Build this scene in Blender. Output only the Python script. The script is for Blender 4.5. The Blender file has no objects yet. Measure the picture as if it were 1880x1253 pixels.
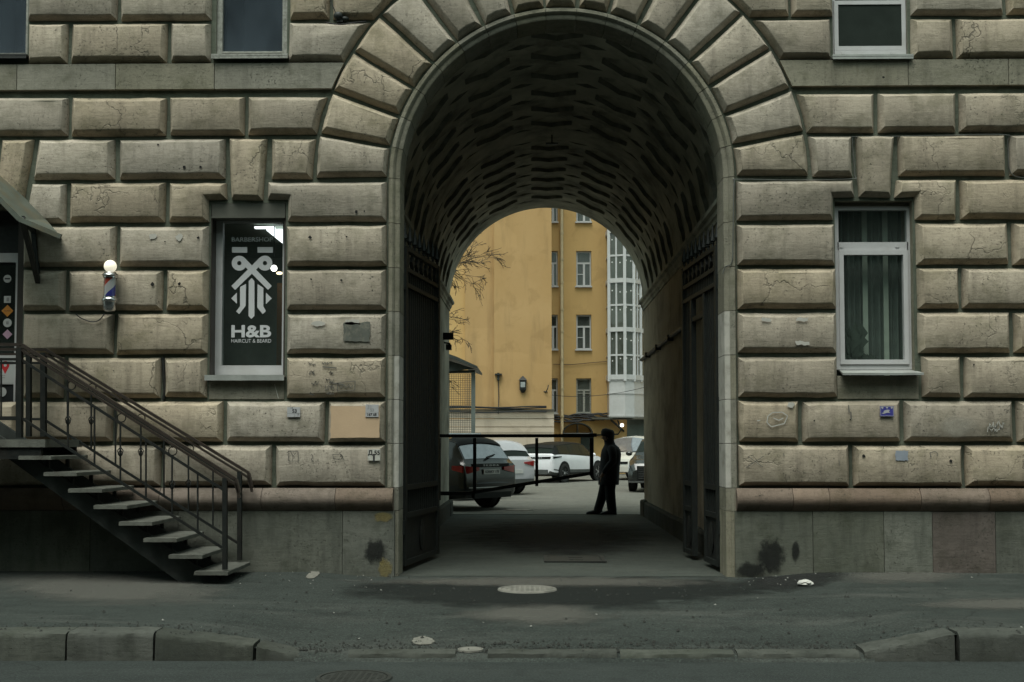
import bpy, bmesh, math, random
from math import sin, cos, tan, pi, radians, atan2, sqrt, degrees
from mathutils import Vector, Matrix, noise
from mathutils.geometry import delaunay_2d_cdt
random.seed(7)
sc = bpy.context.scene
COL = sc.collection

# ------------------------------------------------------------------ camera, sky, sun, exposure
FPX, TILT, YAW = 2100.0, radians(2.6), math.atan(35 / 2100.0)
CAM = Vector((0, -12.6, 1.45))
fw = Vector((-sin(YAW) * cos(TILT), cos(YAW) * cos(TILT), sin(TILT)))
rt = Vector((cos(YAW), sin(YAW), 0))
up = rt.cross(fw)
PCY = 815 - FPX * tan(TILT)
cd = bpy.data.cameras.new('camera')
cam = bpy.data.objects.new('camera', cd); COL.objects.link(cam)
cam.matrix_world = Matrix(((rt.x, up.x, -fw.x, CAM.x), (rt.y, up.y, -fw.y, CAM.y), (rt.z, up.z, -fw.z, CAM.z), (0, 0, 0, 1)))
cd.sensor_width = 36; cd.lens = 36 * FPX / 1880; cd.shift_y = (PCY - 626.5) / 1880
cd.clip_start = 0.1; cd.clip_end = 2000
sc.camera = cam

world = bpy.data.worlds.new('World'); sc.world = world; world.use_nodes = True
nt = world.node_tree; nt.nodes.clear()
wo = nt.nodes.new('ShaderNodeOutputWorld'); bg = nt.nodes.new('ShaderNodeBackground')
sky = nt.nodes.new('ShaderNodeTexSky'); sky.sky_type = 'NISHITA'; sky.sun_disc = False
SUN_EL, SUN_AZ = radians(67), radians(200)      # behind the camera, a little to its left, veiled by cloud
sky.sun_elevation = SUN_EL; sky.sun_rotation = SUN_AZ; sky.dust_density = 3.0
hs = nt.nodes.new('ShaderNodeHueSaturation'); hs.inputs['Saturation'].default_value = 0.22
mx = nt.nodes.new('ShaderNodeMix'); mx.data_type = 'RGBA'; mx.blend_type = 'MULTIPLY'; mx.inputs[0].default_value = 1
mx.inputs[7].default_value = (0.80, 1.0, 0.87, 1)
nt.links.new(sky.outputs[0], hs.inputs['Color']); nt.links.new(hs.outputs[0], mx.inputs[6])
nt.links.new(mx.outputs[2], bg.inputs[0]); nt.links.new(bg.outputs[0], wo.inputs[0])
bg.inputs[1].default_value = 0.085
sl = bpy.data.lights.new('sun', 'SUN'); sl.energy = 1.3; sl.angle = radians(40); sl.color = (1.0, 0.955, 0.90)
sun = bpy.data.objects.new('sun', sl); COL.objects.link(sun)
sdir = Vector((sin(SUN_AZ) * cos(SUN_EL), cos(SUN_AZ) * cos(SUN_EL), sin(SUN_EL)))
sun.rotation_euler = (-sdir).to_track_quat('-Z', 'Y').to_euler(); sun.location = (0, -20, 30)
sc.view_settings.view_transform = 'Standard'; sc.view_settings.look = 'None'
sc.view_settings.gamma = 1; sc.view_settings.use_curve_mapping = False
sc.view_settings.exposure = 1.1
sc.render.engine = 'CYCLES'
sc.cycles.max_bounces = 8; sc.cycles.diffuse_bounces = 4; sc.cycles.glossy_bounces = 4
sc.cycles.transmission_bounces = 6; sc.cycles.transparent_max_bounces = 12
sc.cycles.use_denoising = True
sc.cycles.caustics_reflective = False; sc.cycles.caustics_refractive = False

# ------------------------------------------------------------------ survey: a measured picture point on a known plane
def ray(px, py):
    return fw + rt * ((px - 940) / FPX) - up * ((py - PCY) / FPX)
def P(px, py, y=0.0):
    d = ray(px, py); t = (y - CAM.y) / d.y
    return CAM + d * t
def G(px, py, z=0.0):
    d = ray(px, py); t = (z - CAM.z) / d.z
    return CAM + d * t
def ypix(z, y=0.0):
    v = Vector((0, y, z)) - CAM
    return PCY - FPX * v.dot(up) / v.dot(fw)
def X(px, z, y=0.0):
    return P(px, ypix(z, y), y).x
def Z(py, px=940, y=0.0):
    return P(px, py, y).z

# ------------------------------------------------------------------ objects
def tag(o, label=None, cat=None, group=None, kind=None):
    if label: o['label'] = label
    if cat: o['category'] = cat
    if group: o['group'] = group
    if kind: o['kind'] = kind
    return o
def empty(name, loc=(0, 0, 0), parent=None, rz=0):
    o = bpy.data.objects.new(name, None); COL.objects.link(o)
    o.location = loc; o.rotation_euler = (0, 0, rz); o.parent = parent
    return o
def thing(name, label, cat, loc=(0, 0, 0), rz=0, group=None):
    return tag(empty(name, loc, None, rz), label, cat, group)
def inst(src, parent, loc=None, rot=None, scale=None, name=None):
    c = src.copy(); COL.objects.link(c); c.parent = parent
    if loc is not None: c.location = loc
    if rot is not None: c.rotation_euler = rot
    if scale is not None: c.scale = scale
    return c
def copy_tree(o, parent=None):
    c = o.copy(); COL.objects.link(c); c.parent = parent
    for ch in o.children: copy_tree(ch, c)
    return c

class MB:
    def __init__(s): s.v = []; s.f = []; s.m = []
    def add(s, vs, fs, m=0):
        n = len(s.v); s.v += [tuple(v) for v in vs]
        for f in fs: s.f.append(tuple(i + n for i in f)); s.m.append(m)
    def quad(s, a, b, c, d, m=0): s.add([a, b, c, d], [(0, 1, 2, 3)], m)
    def box(s, x0, x1, y0, y1, z0, z1, m=0):
        if x0 > x1: x0, x1 = x1, x0
        if y0 > y1: y0, y1 = y1, y0
        if z0 > z1: z0, z1 = z1, z0
        s.add([(x0, y0, z0), (x1, y0, z0), (x1, y1, z0), (x0, y1, z0), (x0, y0, z1), (x1, y0, z1), (x1, y1, z1), (x0, y1, z1)],
              [(0, 3, 2, 1), (4, 5, 6, 7), (0, 1, 5, 4), (1, 2, 6, 5), (2, 3, 7, 6), (3, 0, 4, 7)], m)
    def bar(s, a, b, w, h, m=0, upv=(0, 0, 1)):
        a = Vector(a); b = Vector(b); d = (b - a).normalized(); u = Vector(upv)
        if abs(d.dot(u)) > 0.98: u = Vector((0, 1, 0))
        sd = d.cross(u).normalized(); uu = sd.cross(d)
        vs = []
        for p in (a, b):
            for i, j in ((-1, -1), (1, -1), (1, 1), (-1, 1)): vs.append(p + sd * (i * w / 2) + uu * (j * h / 2))
        s.add(vs, [(3, 2, 1, 0), (4, 5, 6, 7), (0, 1, 5, 4), (1, 2, 6, 5), (2, 3, 7, 6), (3, 0, 4, 7)], m)
    def tube(s, pts, r, n=8, m=0, caps=True):
        pts = [Vector(p) for p in pts]; N = len(pts); rs = r if isinstance(r, (list, tuple)) else [r] * N
        base = len(s.v); prev = None
        for i, p in enumerate(pts):
            d = (pts[min(i + 1, N - 1)] - pts[max(i - 1, 0)]).normalized()
            if prev is None:
                a = Vector((0, 0, 1)) if abs(d.z) < 0.9 else Vector((1, 0, 0))
            else: a = prev
            sd = d.cross(a).normalized() if d.cross(a).length > 1e-6 else d.orthogonal().normalized()
            u = sd.cross(d); prev = u
            for k in range(n):
                t = 2 * pi * k / n; q = p + (sd * cos(t) + u * sin(t)) * rs[i]; s.v.append(tuple(q))
        for i in range(N - 1):
            for k in range(n):
                a = base + i * n + k; b = base + i * n + (k + 1) % n
                s.f.append((a, b, b + n, a + n)); s.m.append(m)
        if caps:
            s.f.append(tuple(base + k for k in range(n))[::-1]); s.m.append(m)
            s.f.append(tuple(base + (N - 1) * n + k for k in range(n))); s.m.append(m)
    def lathe(s, prof, c=(0, 0, 0), n=20, m=0, axis='z'):
        base = len(s.v); c = Vector(c)
        for r, h in prof:
            for k in range(n):
                t = 2 * pi * k / n; x, y = r * cos(t), r * sin(t)
                p = Vector((x, y, h)) if axis == 'z' else (Vector((x, h, y)) if axis == 'y' else Vector((h, x, y)))
                s.v.append(tuple(c + p))
        for i in range(len(prof) - 1):
            for k in range(n):
                a = base + i * n + k; b = base + i * n + (k + 1) % n
                s.f.append((a, b, b + n, a + n)); s.m.append(m)
    def sphere(s, c, r, n=14, m=0, sq=(1, 1, 1)):
        pr = [(max(1e-4, sin(pi * i / (n // 2 + 2))) , -cos(pi * i / (n // 2 + 2))) for i in range(n // 2 + 3)]
        b = len(s.v); s.lathe(pr, (0, 0, 0), n, m)
        for i in range(b, len(s.v)):
            v = s.v[i]; s.v[i] = (c[0] + v[0] * r * sq[0], c[1] + v[1] * r * sq[1], c[2] + v[2] * r * sq[2])
    def rings(s, rings, m=0, caps=True):           # list of equally long closed loops
        base = len(s.v); n = len(rings[0])
        for r in rings: s.v += [tuple(p) for p in r]
        for i in range(len(rings) - 1):
            for k in range(n):
                a = base + i * n + k; b = base + i * n + (k + 1) % n
                s.f.append((a, b, b + n, a + n)); s.m.append(m)
        if caps:
            s.f.append(tuple(base + k for k in range(n))[::-1]); s.m.append(m)
            s.f.append(tuple(base + (len(rings) - 1) * n + k for k in range(n))); s.m.append(m)
    def build(s, name, mats, parent=None, smooth=None, loc=None, fix=True):
        me = bpy.data.meshes.new(name); me.from_pydata(s.v, [], s.f)
        if not isinstance(mats, (list, tuple)): mats = [mats]
        for m in mats: me.materials.append(m)
        me.polygons.foreach_set('material_index', s.m)
        if fix:
            bm = bmesh.new(); bm.from_mesh(me); bmesh.ops.recalc_face_normals(bm, faces=bm.faces); bm.to_mesh(me); bm.free()
        if smooth:
            me.polygons.foreach_set('use_smooth', [True] * len(me.polygons)); me.set_sharp_from_angle(angle=radians(smooth))
        me.update()
        o = bpy.data.objects.new(name, me); COL.objects.link(o); o.parent = parent
        if loc is not None: o.location = loc
        return o

def polyfill(outer, holes=()):
    """triangulate a 2-D outline with holes"""
    pts = []; edges = []
    for loop in [outer] + list(holes):
        b = len(pts); pts += [Vector((p[0], p[1])) for p in loop]
        edges += [(b + i, b + (i + 1) % len(loop)) for i in range(len(loop))]
    vs, _, fs, _, _, _ = delaunay_2d_cdt(pts, edges, [], 0, 1e-6)
    def inside(p, lp):
        c = False; j = len(lp) - 1
        for i in range(len(lp)):
            a, b = lp[i], lp[j]
            if (a[1] > p[1]) != (b[1] > p[1]) and p[0] < (b[0] - a[0]) * (p[1] - a[1]) / (b[1] - a[1]) + a[0]: c = not c
            j = i
        return c
    out = []
    for f in fs:
        g = (sum(vs[i].x for i in f) / len(f), sum(vs[i].y for i in f) / len(f))
        if inside(g, outer) and not any(inside(g, h) for h in holes): out.append(tuple(f))
    return [(v.x, v.y) for v in vs], out

# ------------------------------------------------------------------ materials
MATS = {}
def nodes(name):
    m = bpy.data.materials.new(name); m.use_nodes = True; t = m.node_tree
    b = t.nodes['Principled BSDF']; MATS[name] = m
    return m, t, b
def N(t, typ, **kw):
    n = t.nodes.new('ShaderNode' + typ)
    for k, v in kw.items():
        if k in n.inputs.keys(): n.inputs[k].default_value = v
        else: setattr(n, k, v)
    return n
def L(t, a, b): t.links.new(a, b)
def c4(c): return (c[0], c[1], c[2], 1)
def mixc(t, fac, a, b, blend='MIX'):
    n = t.nodes.new('ShaderNodeMix'); n.data_type = 'RGBA'; n.blend_type = blend
    for s, v in ((0, fac), (6, a), (7, b)):
        if hasattr(v, 'links'): L(t, v, n.inputs[s])
        elif s == 0: n.inputs[0].default_value = v
        else: n.inputs[s].default_value = c4(v)
    return n.outputs[2]
def ramp(t, src, stops):
    r = t.nodes.new('ShaderNodeMapRange'); r.clamp = True
    r.inputs[1].default_value, r.inputs[2].default_value, r.inputs[3].default_value, r.inputs[4].default_value = stops
    L(t, src, r.inputs[0]); return r.outputs[0]
def mth(t, op, a, b=None):
    n = t.nodes.new('ShaderNodeMath'); n.operation = op
    for i, v in ((0, a), (1, b)):
        if v is None: continue
        if hasattr(v, 'links'): L(t, v, n.inputs[i])
        else: n.inputs[i].default_value = v
    return n.outputs[0]
def ncoord(t, scale=(1, 1, 1), loc=(0, 0, 0), which='Object'):
    tc = N(t, 'TexCoord'); mp = N(t, 'Mapping'); mp.inputs['Scale'].default_value = scale; mp.inputs['Location'].default_value = loc
    L(t, tc.outputs[which], mp.inputs[0]); return mp.outputs[0]
def nz(t, co, scale, detail=4, rough=0.55, dist=0):
    n = N(t, 'TexNoise'); n.inputs['Scale'].default_value = scale; n.inputs['Detail'].default_value = detail
    n.inputs['Roughness'].default_value = rough; n.inputs['Distortion'].default_value = dist
    L(t, co, n.inputs['Vector']); return n.outputs['Fac']
def mat(name, col, rough=0.7, metal=0.0, var=0.12, scale=6.0, bump=0.0, bscale=60, rnd=0.0, spec=0.5, dirt=None, coat=0):
    m, t, b = nodes(name)
    co = ncoord(t)
    n1 = nz(t, co, scale, 6)
    lo = [c * (1 - var) for c in col]; hi = [c * (1 + var) for c in col]
    out = mixc(t, ramp(t, n1, (0.3, 0.7, 0, 1)), lo, hi)
    if dirt:
        n2 = nz(t, co, dirt[1], 6, 0.65); out = mixc(t, ramp(t, n2, (0.48, 0.68, 0, dirt[2])), out, dirt[0])
    if rnd:
        oi = N(t, 'ObjectInfo'); h = N(t, 'HueSaturation'); L(t, ramp(t, oi.outputs['Random'], (0, 1, 1 - rnd, 1 + rnd)), h.inputs['Value'])
        L(t, out, h.inputs['Color']); out = h.outputs[0]
    L(t, out, b.inputs['Base Color'])
    b.inputs['Roughness'].default_value = rough; b.inputs['Metallic'].default_value = metal
    b.inputs['Specular IOR Level'].default_value = spec
    if coat: b.inputs['Coat Weight'].default_value = coat; b.inputs['Coat Roughness'].default_value = 0.05
    if bump:
        bp = N(t, 'Bump'); bp.inputs['Strength'].default_value = bump; bp.inputs['Distance'].default_value = 0.01
        L(t, nz(t, co, bscale, 5), bp.inputs['Height']); L(t, bp.outputs[0], b.inputs['Normal'])
    return m
def stone(name, ca, cb, rnd=0.13, cracks=True, streak=0.5, dark=(0.06, 0.062, 0.05), speck=0.5):
    m, t, b = nodes(name)
    co = ncoord(t); oi = N(t, 'ObjectInfo')
    shift = N(t, 'VectorMath', operation='ADD'); cx = N(t, 'CombineXYZ')
    L(t, mth(t, 'MULTIPLY', oi.outputs['Random'], 7.3), cx.inputs[1]); L(t, co, shift.inputs[0]); L(t, cx.outputs[0], shift.inputs[1])
    cs = shift.outputs[0]
    col = mixc(t, ramp(t, nz(t, cs, 1.6, 5), (0.35, 0.65, 0, 1)), ca, cb)
    # soot and rain streaks, stretched down the face
    mp = N(t, 'Mapping'); mp.inputs['Scale'].default_value = (5.5, 5.5, 0.8); L(t, cs, mp.inputs[0])
    st = nz(t, mp.outputs[0], 1.6, 6, 0.62)
    col = mixc(t, ramp(t, st, (0.5, 0.72, 0, streak)), col, [c * 0.42 for c in ca])
    bl = nz(t, cs, 3.2, 8, 0.68)
    col = mixc(t, ramp(t, bl, (0.48, 0.64, 0, 0.72)), col, (ca[0] * 0.62, ca[1] * 0.64, ca[2] * 0.58))
    pale = nz(t, cs, 2.3, 7, 0.6, 0.6)
    col = mixc(t, ramp(t, pale, (0.60, 0.70, 0, 0.35)), col, (cb[0] * 1.25, cb[1] * 1.23, cb[2] * 1.2))
    hv = N(t, 'HueSaturation'); L(t, ramp(t, oi.outputs['Random'], (0, 1, 1 - rnd, 1 + rnd)), hv.inputs['Value']); L(t, col, hv.inputs['Color'])
    r2 = mth(t, 'FRACT', mth(t, 'MULTIPLY', oi.outputs['Random'], 17.31))
    L(t, ramp(t, r2, (0, 1, 0.8, 1.2)), hv.inputs['Saturation'])
    col = hv.outputs[0]
    # faint horizontal tooling left by the mason
    mt = N(t, 'Mapping'); mt.inputs['Scale'].default_value = (5, 5, 48); L(t, cs, mt.inputs[0]); tool = nz(t, mt.outputs[0], 1.0, 5, 0.7)
    col = mixc(t, ramp(t, tool, (0.50, 0.72, 0, 0.42)), col, [c * 0.6 for c in ca])
    # grain and small pits
    g = nz(t, cs, 62, 3, 0.8)
    col = mixc(t, ramp(t, g, (0.55, 0.75, 0, speck)), col, dark)
    g2 = nz(t, cs, 38, 4, 0.75); pm = nz(t, cs, 2.1, 3)
    pit = mth(t, 'MULTIPLY', ramp(t, g2, (0.585, 0.66, 0, 1)), ramp(t, pm, (0.44, 0.60, 0.08, 1)))
    col = mixc(t, mth(t, 'MULTIPLY', pit, 0.85), col, dark)
    h = mth(t, 'SUBTRACT', mth(t, 'ADD', mth(t, 'MULTIPLY', g, 0.3), mth(t, 'MULTIPLY', tool, -0.5)), mth(t, 'MULTIPLY', pit, 0.8))
    if cracks:
        dz = N(t, 'TexNoise'); dz.inputs['Scale'].default_value = 5; dz.inputs['Detail'].default_value = 6; L(t, cs, dz.inputs['Vector'])
        sc1 = N(t, 'VectorMath', operation='SCALE'); sc1.inputs[3].default_value = 0.42; L(t, dz.outputs['Color'], sc1.inputs[0])
        ad = N(t, 'VectorMath', operation='ADD'); L(t, cs, ad.inputs[0]); L(t, sc1.outputs[0], ad.inputs[1])
        vo = N(t, 'TexVoronoi'); vo.feature = 'DISTANCE_TO_EDGE'; vo.inputs['Scale'].default_value = 1.55; L(t, ad.outputs[0], vo.inputs['Vector'])
        line = ramp(t, vo.outputs['Distance'], (0.0, 0.014, 1, 0))
        msk = mth(t, 'MULTIPLY', ramp(t, nz(t, cs, 1.7, 3), (0.47, 0.60, 0, 1)), ramp(t, r2, (0.45, 0.65, 0, 1)))
        cr = mth(t, 'MULTIPLY', line, msk)
        col = mixc(t, mth(t, 'MULTIPLY', cr, 0.62), col, dark)
        h = mth(t, 'SUBTRACT', h, mth(t, 'MULTIPLY', cr, 1.5))
    L(t, col, b.inputs['Base Color']); b.inputs['Roughness'].default_value = 0.92; b.inputs['Specular IOR Level'].default_value = 0.25
    bp = N(t, 'Bump'); bp.inputs['Strength'].default_value = 0.7; bp.inputs['Distance'].default_value = 0.008
    L(t, h, bp.inputs['Height'])
    bp2 = N(t, 'Bump'); bp2.inputs['Strength'].default_value = 0.5; bp2.inputs['Distance'].default_value = 0.02
    L(t, nz(t, cs, 7, 5, 0.6), bp2.inputs['Height']); L(t, bp2.outputs[0], bp.inputs['Normal']); L(t, bp.outputs[0], b.inputs['Normal'])
    return m
def glass(name, tint=(0.9, 0.95, 0.93), refl=1.0, film=0.0, filmc=(0.2, 0.22, 0.22)):
    m, t, b = nodes(name); t.nodes.remove(b)
    o = t.nodes['Material Output']
    tr = N(t, 'BsdfTransparent'); tr.inputs[0].default_value = c4(tint)
    gl = N(t, 'BsdfGlossy'); gl.inputs['Roughness'].default_value = 0.02
    co = ncoord(t); bp = N(t, 'Bump'); bp.inputs['Strength'].default_value = 0.06; bp.inputs['Distance'].default_value = 0.05
    L(t, nz(t, co, 1.7, 2), bp.inputs['Height']); L(t, bp.outputs[0], gl.inputs['Normal'])
    fr = N(t, 'Fresnel'); fr.inputs[0].default_value = 1.5
    mx = N(t, 'MixShader'); L(t, mth(t, 'MULTIPLY', fr.outputs[0], refl), mx.inputs[0]); L(t, tr.outputs[0], mx.inputs[1]); L(t, gl.outputs[0], mx.inputs[2])
    if film:                                    # thin diffuse film: reflection and haze on the pane put into colour
        df = N(t, 'BsdfDiffuse'); df.inputs[0].default_value = c4(filmc); m2 = N(t, 'MixShader')
        L(t, ramp(t, nz(t, ncoord(t, (1, 1, 0.5)), 2.2, 5, 0.6), (0.3, 0.7, film * 0.4, film)), m2.inputs[0]); L(t, mx.outputs[0], m2.inputs[1]); L(t, df.outputs[0], m2.inputs[2]); mx = m2
    L(t, mx.outputs[0], o.inputs[0]); return m
def emis(name, col, s):
    m, t, b = nodes(name); b.inputs['Base Color'].default_value = c4(col)
    b.inputs['Emission Color'].default_value = c4(col); b.inputs['Emission Strength'].default_value = s
    return m
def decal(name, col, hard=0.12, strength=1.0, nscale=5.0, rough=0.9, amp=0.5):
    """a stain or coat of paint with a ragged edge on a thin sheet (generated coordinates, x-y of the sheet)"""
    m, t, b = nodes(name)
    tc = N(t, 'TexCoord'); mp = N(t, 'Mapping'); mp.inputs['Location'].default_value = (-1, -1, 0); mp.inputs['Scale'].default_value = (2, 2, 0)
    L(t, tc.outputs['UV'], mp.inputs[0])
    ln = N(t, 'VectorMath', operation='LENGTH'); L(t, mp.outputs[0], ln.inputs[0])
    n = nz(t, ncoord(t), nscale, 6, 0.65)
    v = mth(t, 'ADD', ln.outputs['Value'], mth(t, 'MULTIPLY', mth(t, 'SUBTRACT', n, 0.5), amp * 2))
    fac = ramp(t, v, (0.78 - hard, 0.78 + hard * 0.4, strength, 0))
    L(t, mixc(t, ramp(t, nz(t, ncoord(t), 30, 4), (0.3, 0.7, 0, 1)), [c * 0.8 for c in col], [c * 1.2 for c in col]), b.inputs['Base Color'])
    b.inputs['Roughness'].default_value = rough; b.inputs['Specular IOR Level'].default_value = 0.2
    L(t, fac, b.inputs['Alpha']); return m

LIME = stone('limestone', (0.350, 0.297, 0.232), (0.445, 0.383, 0.306))
SMOOTH = stone('smooth_stone', (0.215, 0.202, 0.160), (0.275, 0.257, 0.207), cracks=False, rnd=0.08)
JOINT = stone('sooty_mortar', (0.092, 0.108, 0.078), (0.142, 0.160, 0.120), cracks=False, rnd=0)
GRANITE = stone('grey_granite', (0.11, 0.116, 0.096), (0.158, 0.16, 0.133), cracks=False, rnd=0.16, speck=0.45)
PINKGR = stone('pinkish_granite', (0.155, 0.118, 0.094), (0.20, 0.155, 0.125), cracks=False, rnd=0.16, speck=0.35)
PINKGR2 = stone('reddish_granite', (0.105, 0.088, 0.077), (0.135, 0.113, 0.10), cracks=False, rnd=0.1, speck=0.35)
KERB = stone('kerb_granite', (0.048, 0.052, 0.045), (0.080, 0.084, 0.073), cracks=False, rnd=0.15)
PALE = mat('pale_plaster_paint', (0.42, 0.40, 0.36), 0.9, var=0.12, scale=5, bump=0.2, dirt=((0.2, 0.19, 0.15), 6, 0.7))
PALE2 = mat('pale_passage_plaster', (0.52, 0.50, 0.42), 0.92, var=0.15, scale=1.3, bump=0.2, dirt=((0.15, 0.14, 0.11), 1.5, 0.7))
PEACH = mat('peach_paint', (0.52, 0.37, 0.24), 0.85, var=0.06, bump=0.15)
VAULT = mat('sooty_vault_plaster', (0.47, 0.45, 0.37), 0.95, var=0.3, scale=2.0, bump=0.2, dirt=((0.08, 0.078, 0.065), 1.5, 0.8))
SIDE_SHADE = mat('coffer_side_shade', (0.22, 0.215, 0.18), 0.95, var=0.3)  # darker colour for the coffer side walls, painting in the recess shade
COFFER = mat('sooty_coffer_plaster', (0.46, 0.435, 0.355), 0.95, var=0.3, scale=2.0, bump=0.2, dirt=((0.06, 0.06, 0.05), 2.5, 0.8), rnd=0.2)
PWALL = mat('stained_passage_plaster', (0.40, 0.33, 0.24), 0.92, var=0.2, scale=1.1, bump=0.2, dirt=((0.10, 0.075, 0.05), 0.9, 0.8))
IRON = mat('black_iron', (0.0145, 0.0175, 0.016), 0.55, var=0.4, scale=20, bump=0.15, spec=0.4)
IRON2 = mat('weathered_iron', (0.008, 0.0095, 0.0085), 0.62, var=0.4, scale=9, bump=0.2, dirt=((0.03, 0.03, 0.026), 8, 0.6))
STEEL = mat('stair_steel', (0.010, 0.012, 0.011), 0.7, var=0.35, scale=14, bump=0.1, spec=0.22, dirt=((0.022, 0.017, 0.013), 7, 0.5))
HANDRAIL = mat('brown_handrail', (0.030, 0.0225, 0.018), 0.4, var=0.25, scale=12)
TREAD = mat('worn_tread_concrete', (0.10, 0.103, 0.088), 0.85, var=0.3, scale=14, bump=0.4, rnd=0.2, dirt=((0.045, 0.042, 0.034), 7, 0.85))
WHITEPVC = mat('white_window_plastic', (0.50, 0.495, 0.50), 0.4, var=0.04, dirt=((0.4, 0.39, 0.37), 5, 0.4))
OLDWOOD = mat('weathered_white_paint', (0.30, 0.30, 0.27), 0.8, var=0.25, scale=25, bump=0.3, dirt=((0.13, 0.13, 0.11), 18, 0.8))
TINSILL = mat('galvanised_sill', (0.36, 0.37, 0.35), 0.45, metal=0.3, var=0.15, scale=8)
BROWNF = mat('dark_brown_frame', (0.035, 0.028, 0.022), 0.5, var=0.2)
SHUTTER = mat('shutter_box_paint', (0.075, 0.075, 0.06), 0.6, var=0.15)
GLASS = glass('window_glass', film=0.15, filmc=(0.155, 0.195, 0.175)); GLASSD = glass('reflection_blue_glass', (0.55, 0.62, 0.66), 1.3, 0.5, (0.13, 0.165, 0.20))  # film tints stand in for reflected sky and the dim interior
DARKROOM = mat('dark_room', (0.022, 0.026, 0.022), 0.9)
ROOMW = mat('barbershop_room', (0.13, 0.155, 0.12), 0.8)
CURTAIN = mat('green_curtain', (0.11, 0.135, 0.12), 0.9, var=0.2, scale=5)
SHEER = mat('pale_curtain', (0.30, 0.34, 0.29), 0.9, var=0.1)
VINYL = mat('grey_white_vinyl', (0.55, 0.56, 0.57), 0.6, var=0.03)
INK = mat('black_ink', (0.02, 0.02, 0.022), 0.8)
# ================================================================== GROUND
DRX0, DRX1 = -2.9, -1.72
def sstep(a, b, v):
    t = max(0.0, min(1.0, (v - a) / (b - a))); return t * t * (3 - 2 * t)
def kerb_y(x): return -3.88 + (x + 3.8) * 0.012
def drive(x): return sstep(-2.9, -1.7, x) * (1 - sstep(2.55, 3.3, x))
def zpav(x, y):
    if y > 0: return 0.0
    side = sstep(2.0, 2.8, abs(x - 0.34))
    z = 0.055 * side * (1 - sstep(0, 2.6, -y))
    z -= 0.148 * drive(x) * sstep(1.6, 3.85, -y)
    z += 0.008 * noise.noise(Vector((x * 0.9, y * 0.9, 0)))
    return z
def asphalt(name, ca, cb, dust, dustscale=(0.35, 1.6, 1), dust_amt=0.7):
    m, t, b = nodes(name); co = ncoord(t)
    col = mixc(t, ramp(t, nz(t, co, 0.9, 6), (0.3, 0.7, 0, 1)), ca, cb)
    mp = N(t, 'Mapping'); mp.inputs['Scale'].default_value = dustscale; L(t, co, mp.inputs[0])
    d = nz(t, mp.outputs[0], 1.0, 9, 0.68, 0.1)
    col = mixc(t, ramp(t, d, (0.50, 0.68, 0, dust_amt)), col, dust)
    d2 = nz(t, mp.outputs[0], 2.1, 9, 0.68, 0.1)
    col = mixc(t, ramp(t, d2, (0.50, 0.70, 0, 0.6)), col, [c * 0.5 for c in ca])
    g = nz(t, co, 55, 3, 0.9)
    col = mixc(t, ramp(t, g, (0.53, 0.66, 0, 0.8)), col, [c * 3.2 for c in ca])
    col = mixc(t, ramp(t, g, (0.33, 0.47, 0.8, 0)), col, [c * 0.25 for c in ca])
    blm = nz(t, co, 5.5, 7, 0.7); col = mixc(t, ramp(t, blm, (0.52, 0.66, 0, 0.45)), col, [c * 0.45 for c in ca])
    # fine branching cracks
    vo = N(t, 'TexVoronoi'); vo.feature = 'DISTANCE_TO_EDGE'; vo.inputs['Scale'].default_value = 0.8
    dz = N(t, 'TexNoise'); dz.inputs['Scale'].default_value = 3; dz.inputs['Detail'].default_value = 6; L(t, co, dz.inputs['Vector'])
    s1 = N(t, 'VectorMath', operation='SCALE'); s1.inputs[3].default_value = 0.5; L(t, dz.outputs['Color'], s1.inputs[0])
    ad = N(t, 'VectorMath', operation='ADD'); L(t, co, ad.inputs[0]); L(t, s1.outputs[0], ad.inputs[1]); L(t, ad.outputs[0], vo.inputs['Vector'])
    cr = mth(t, 'MULTIPLY', ramp(t, vo.outputs['Distance'], (0, 0.010, 1, 0)), ramp(t, nz(t, co, 0.7, 3), (0.5, 0.6, 0, 0.8)))
    col = mixc(t, cr, col, (0.01, 0.011, 0.01))
    L(t, col, b.inputs['Base Color']); b.inputs['Roughness'].default_value = 0.88; b.inputs['Specular IOR Level'].default_value = 0.3
    bp = N(t, 'Bump'); bp.inputs['Strength'].default_value = 0.6; bp.inputs['Distance'].default_value = 0.006
    L(t, mth(t, 'SUBTRACT', mth(t, 'ADD', g, nz(t, co, 12, 5)), cr), bp.inputs['Height']); L(t, bp.outputs[0], b.inputs['Normal'])
    return m
ASPH = asphalt('pavement_asphalt', (0.0215, 0.0265, 0.0235), (0.031, 0.037, 0.033), (0.074, 0.076, 0.068))
ROADM = asphalt('road_asphalt', (0.021, 0.026, 0.024), (0.029, 0.035, 0.0325), (0.042, 0.048, 0.044), dust_amt=0.4)
PFLOOR = asphalt('passage_floor', (0.040, 0.046, 0.040), (0.058, 0.065, 0.057), (0.095, 0.097, 0.083))
YARDM = asphalt('yard_asphalt', (0.10, 0.10, 0.088), (0.135, 0.133, 0.116), (0.18, 0.175, 0.15), dustscale=(0.5, 0.9, 1), dust_amt=0.5)
EARTH = mat('packed_earth', (0.05, 0.05, 0.04), 0.95)

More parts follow.
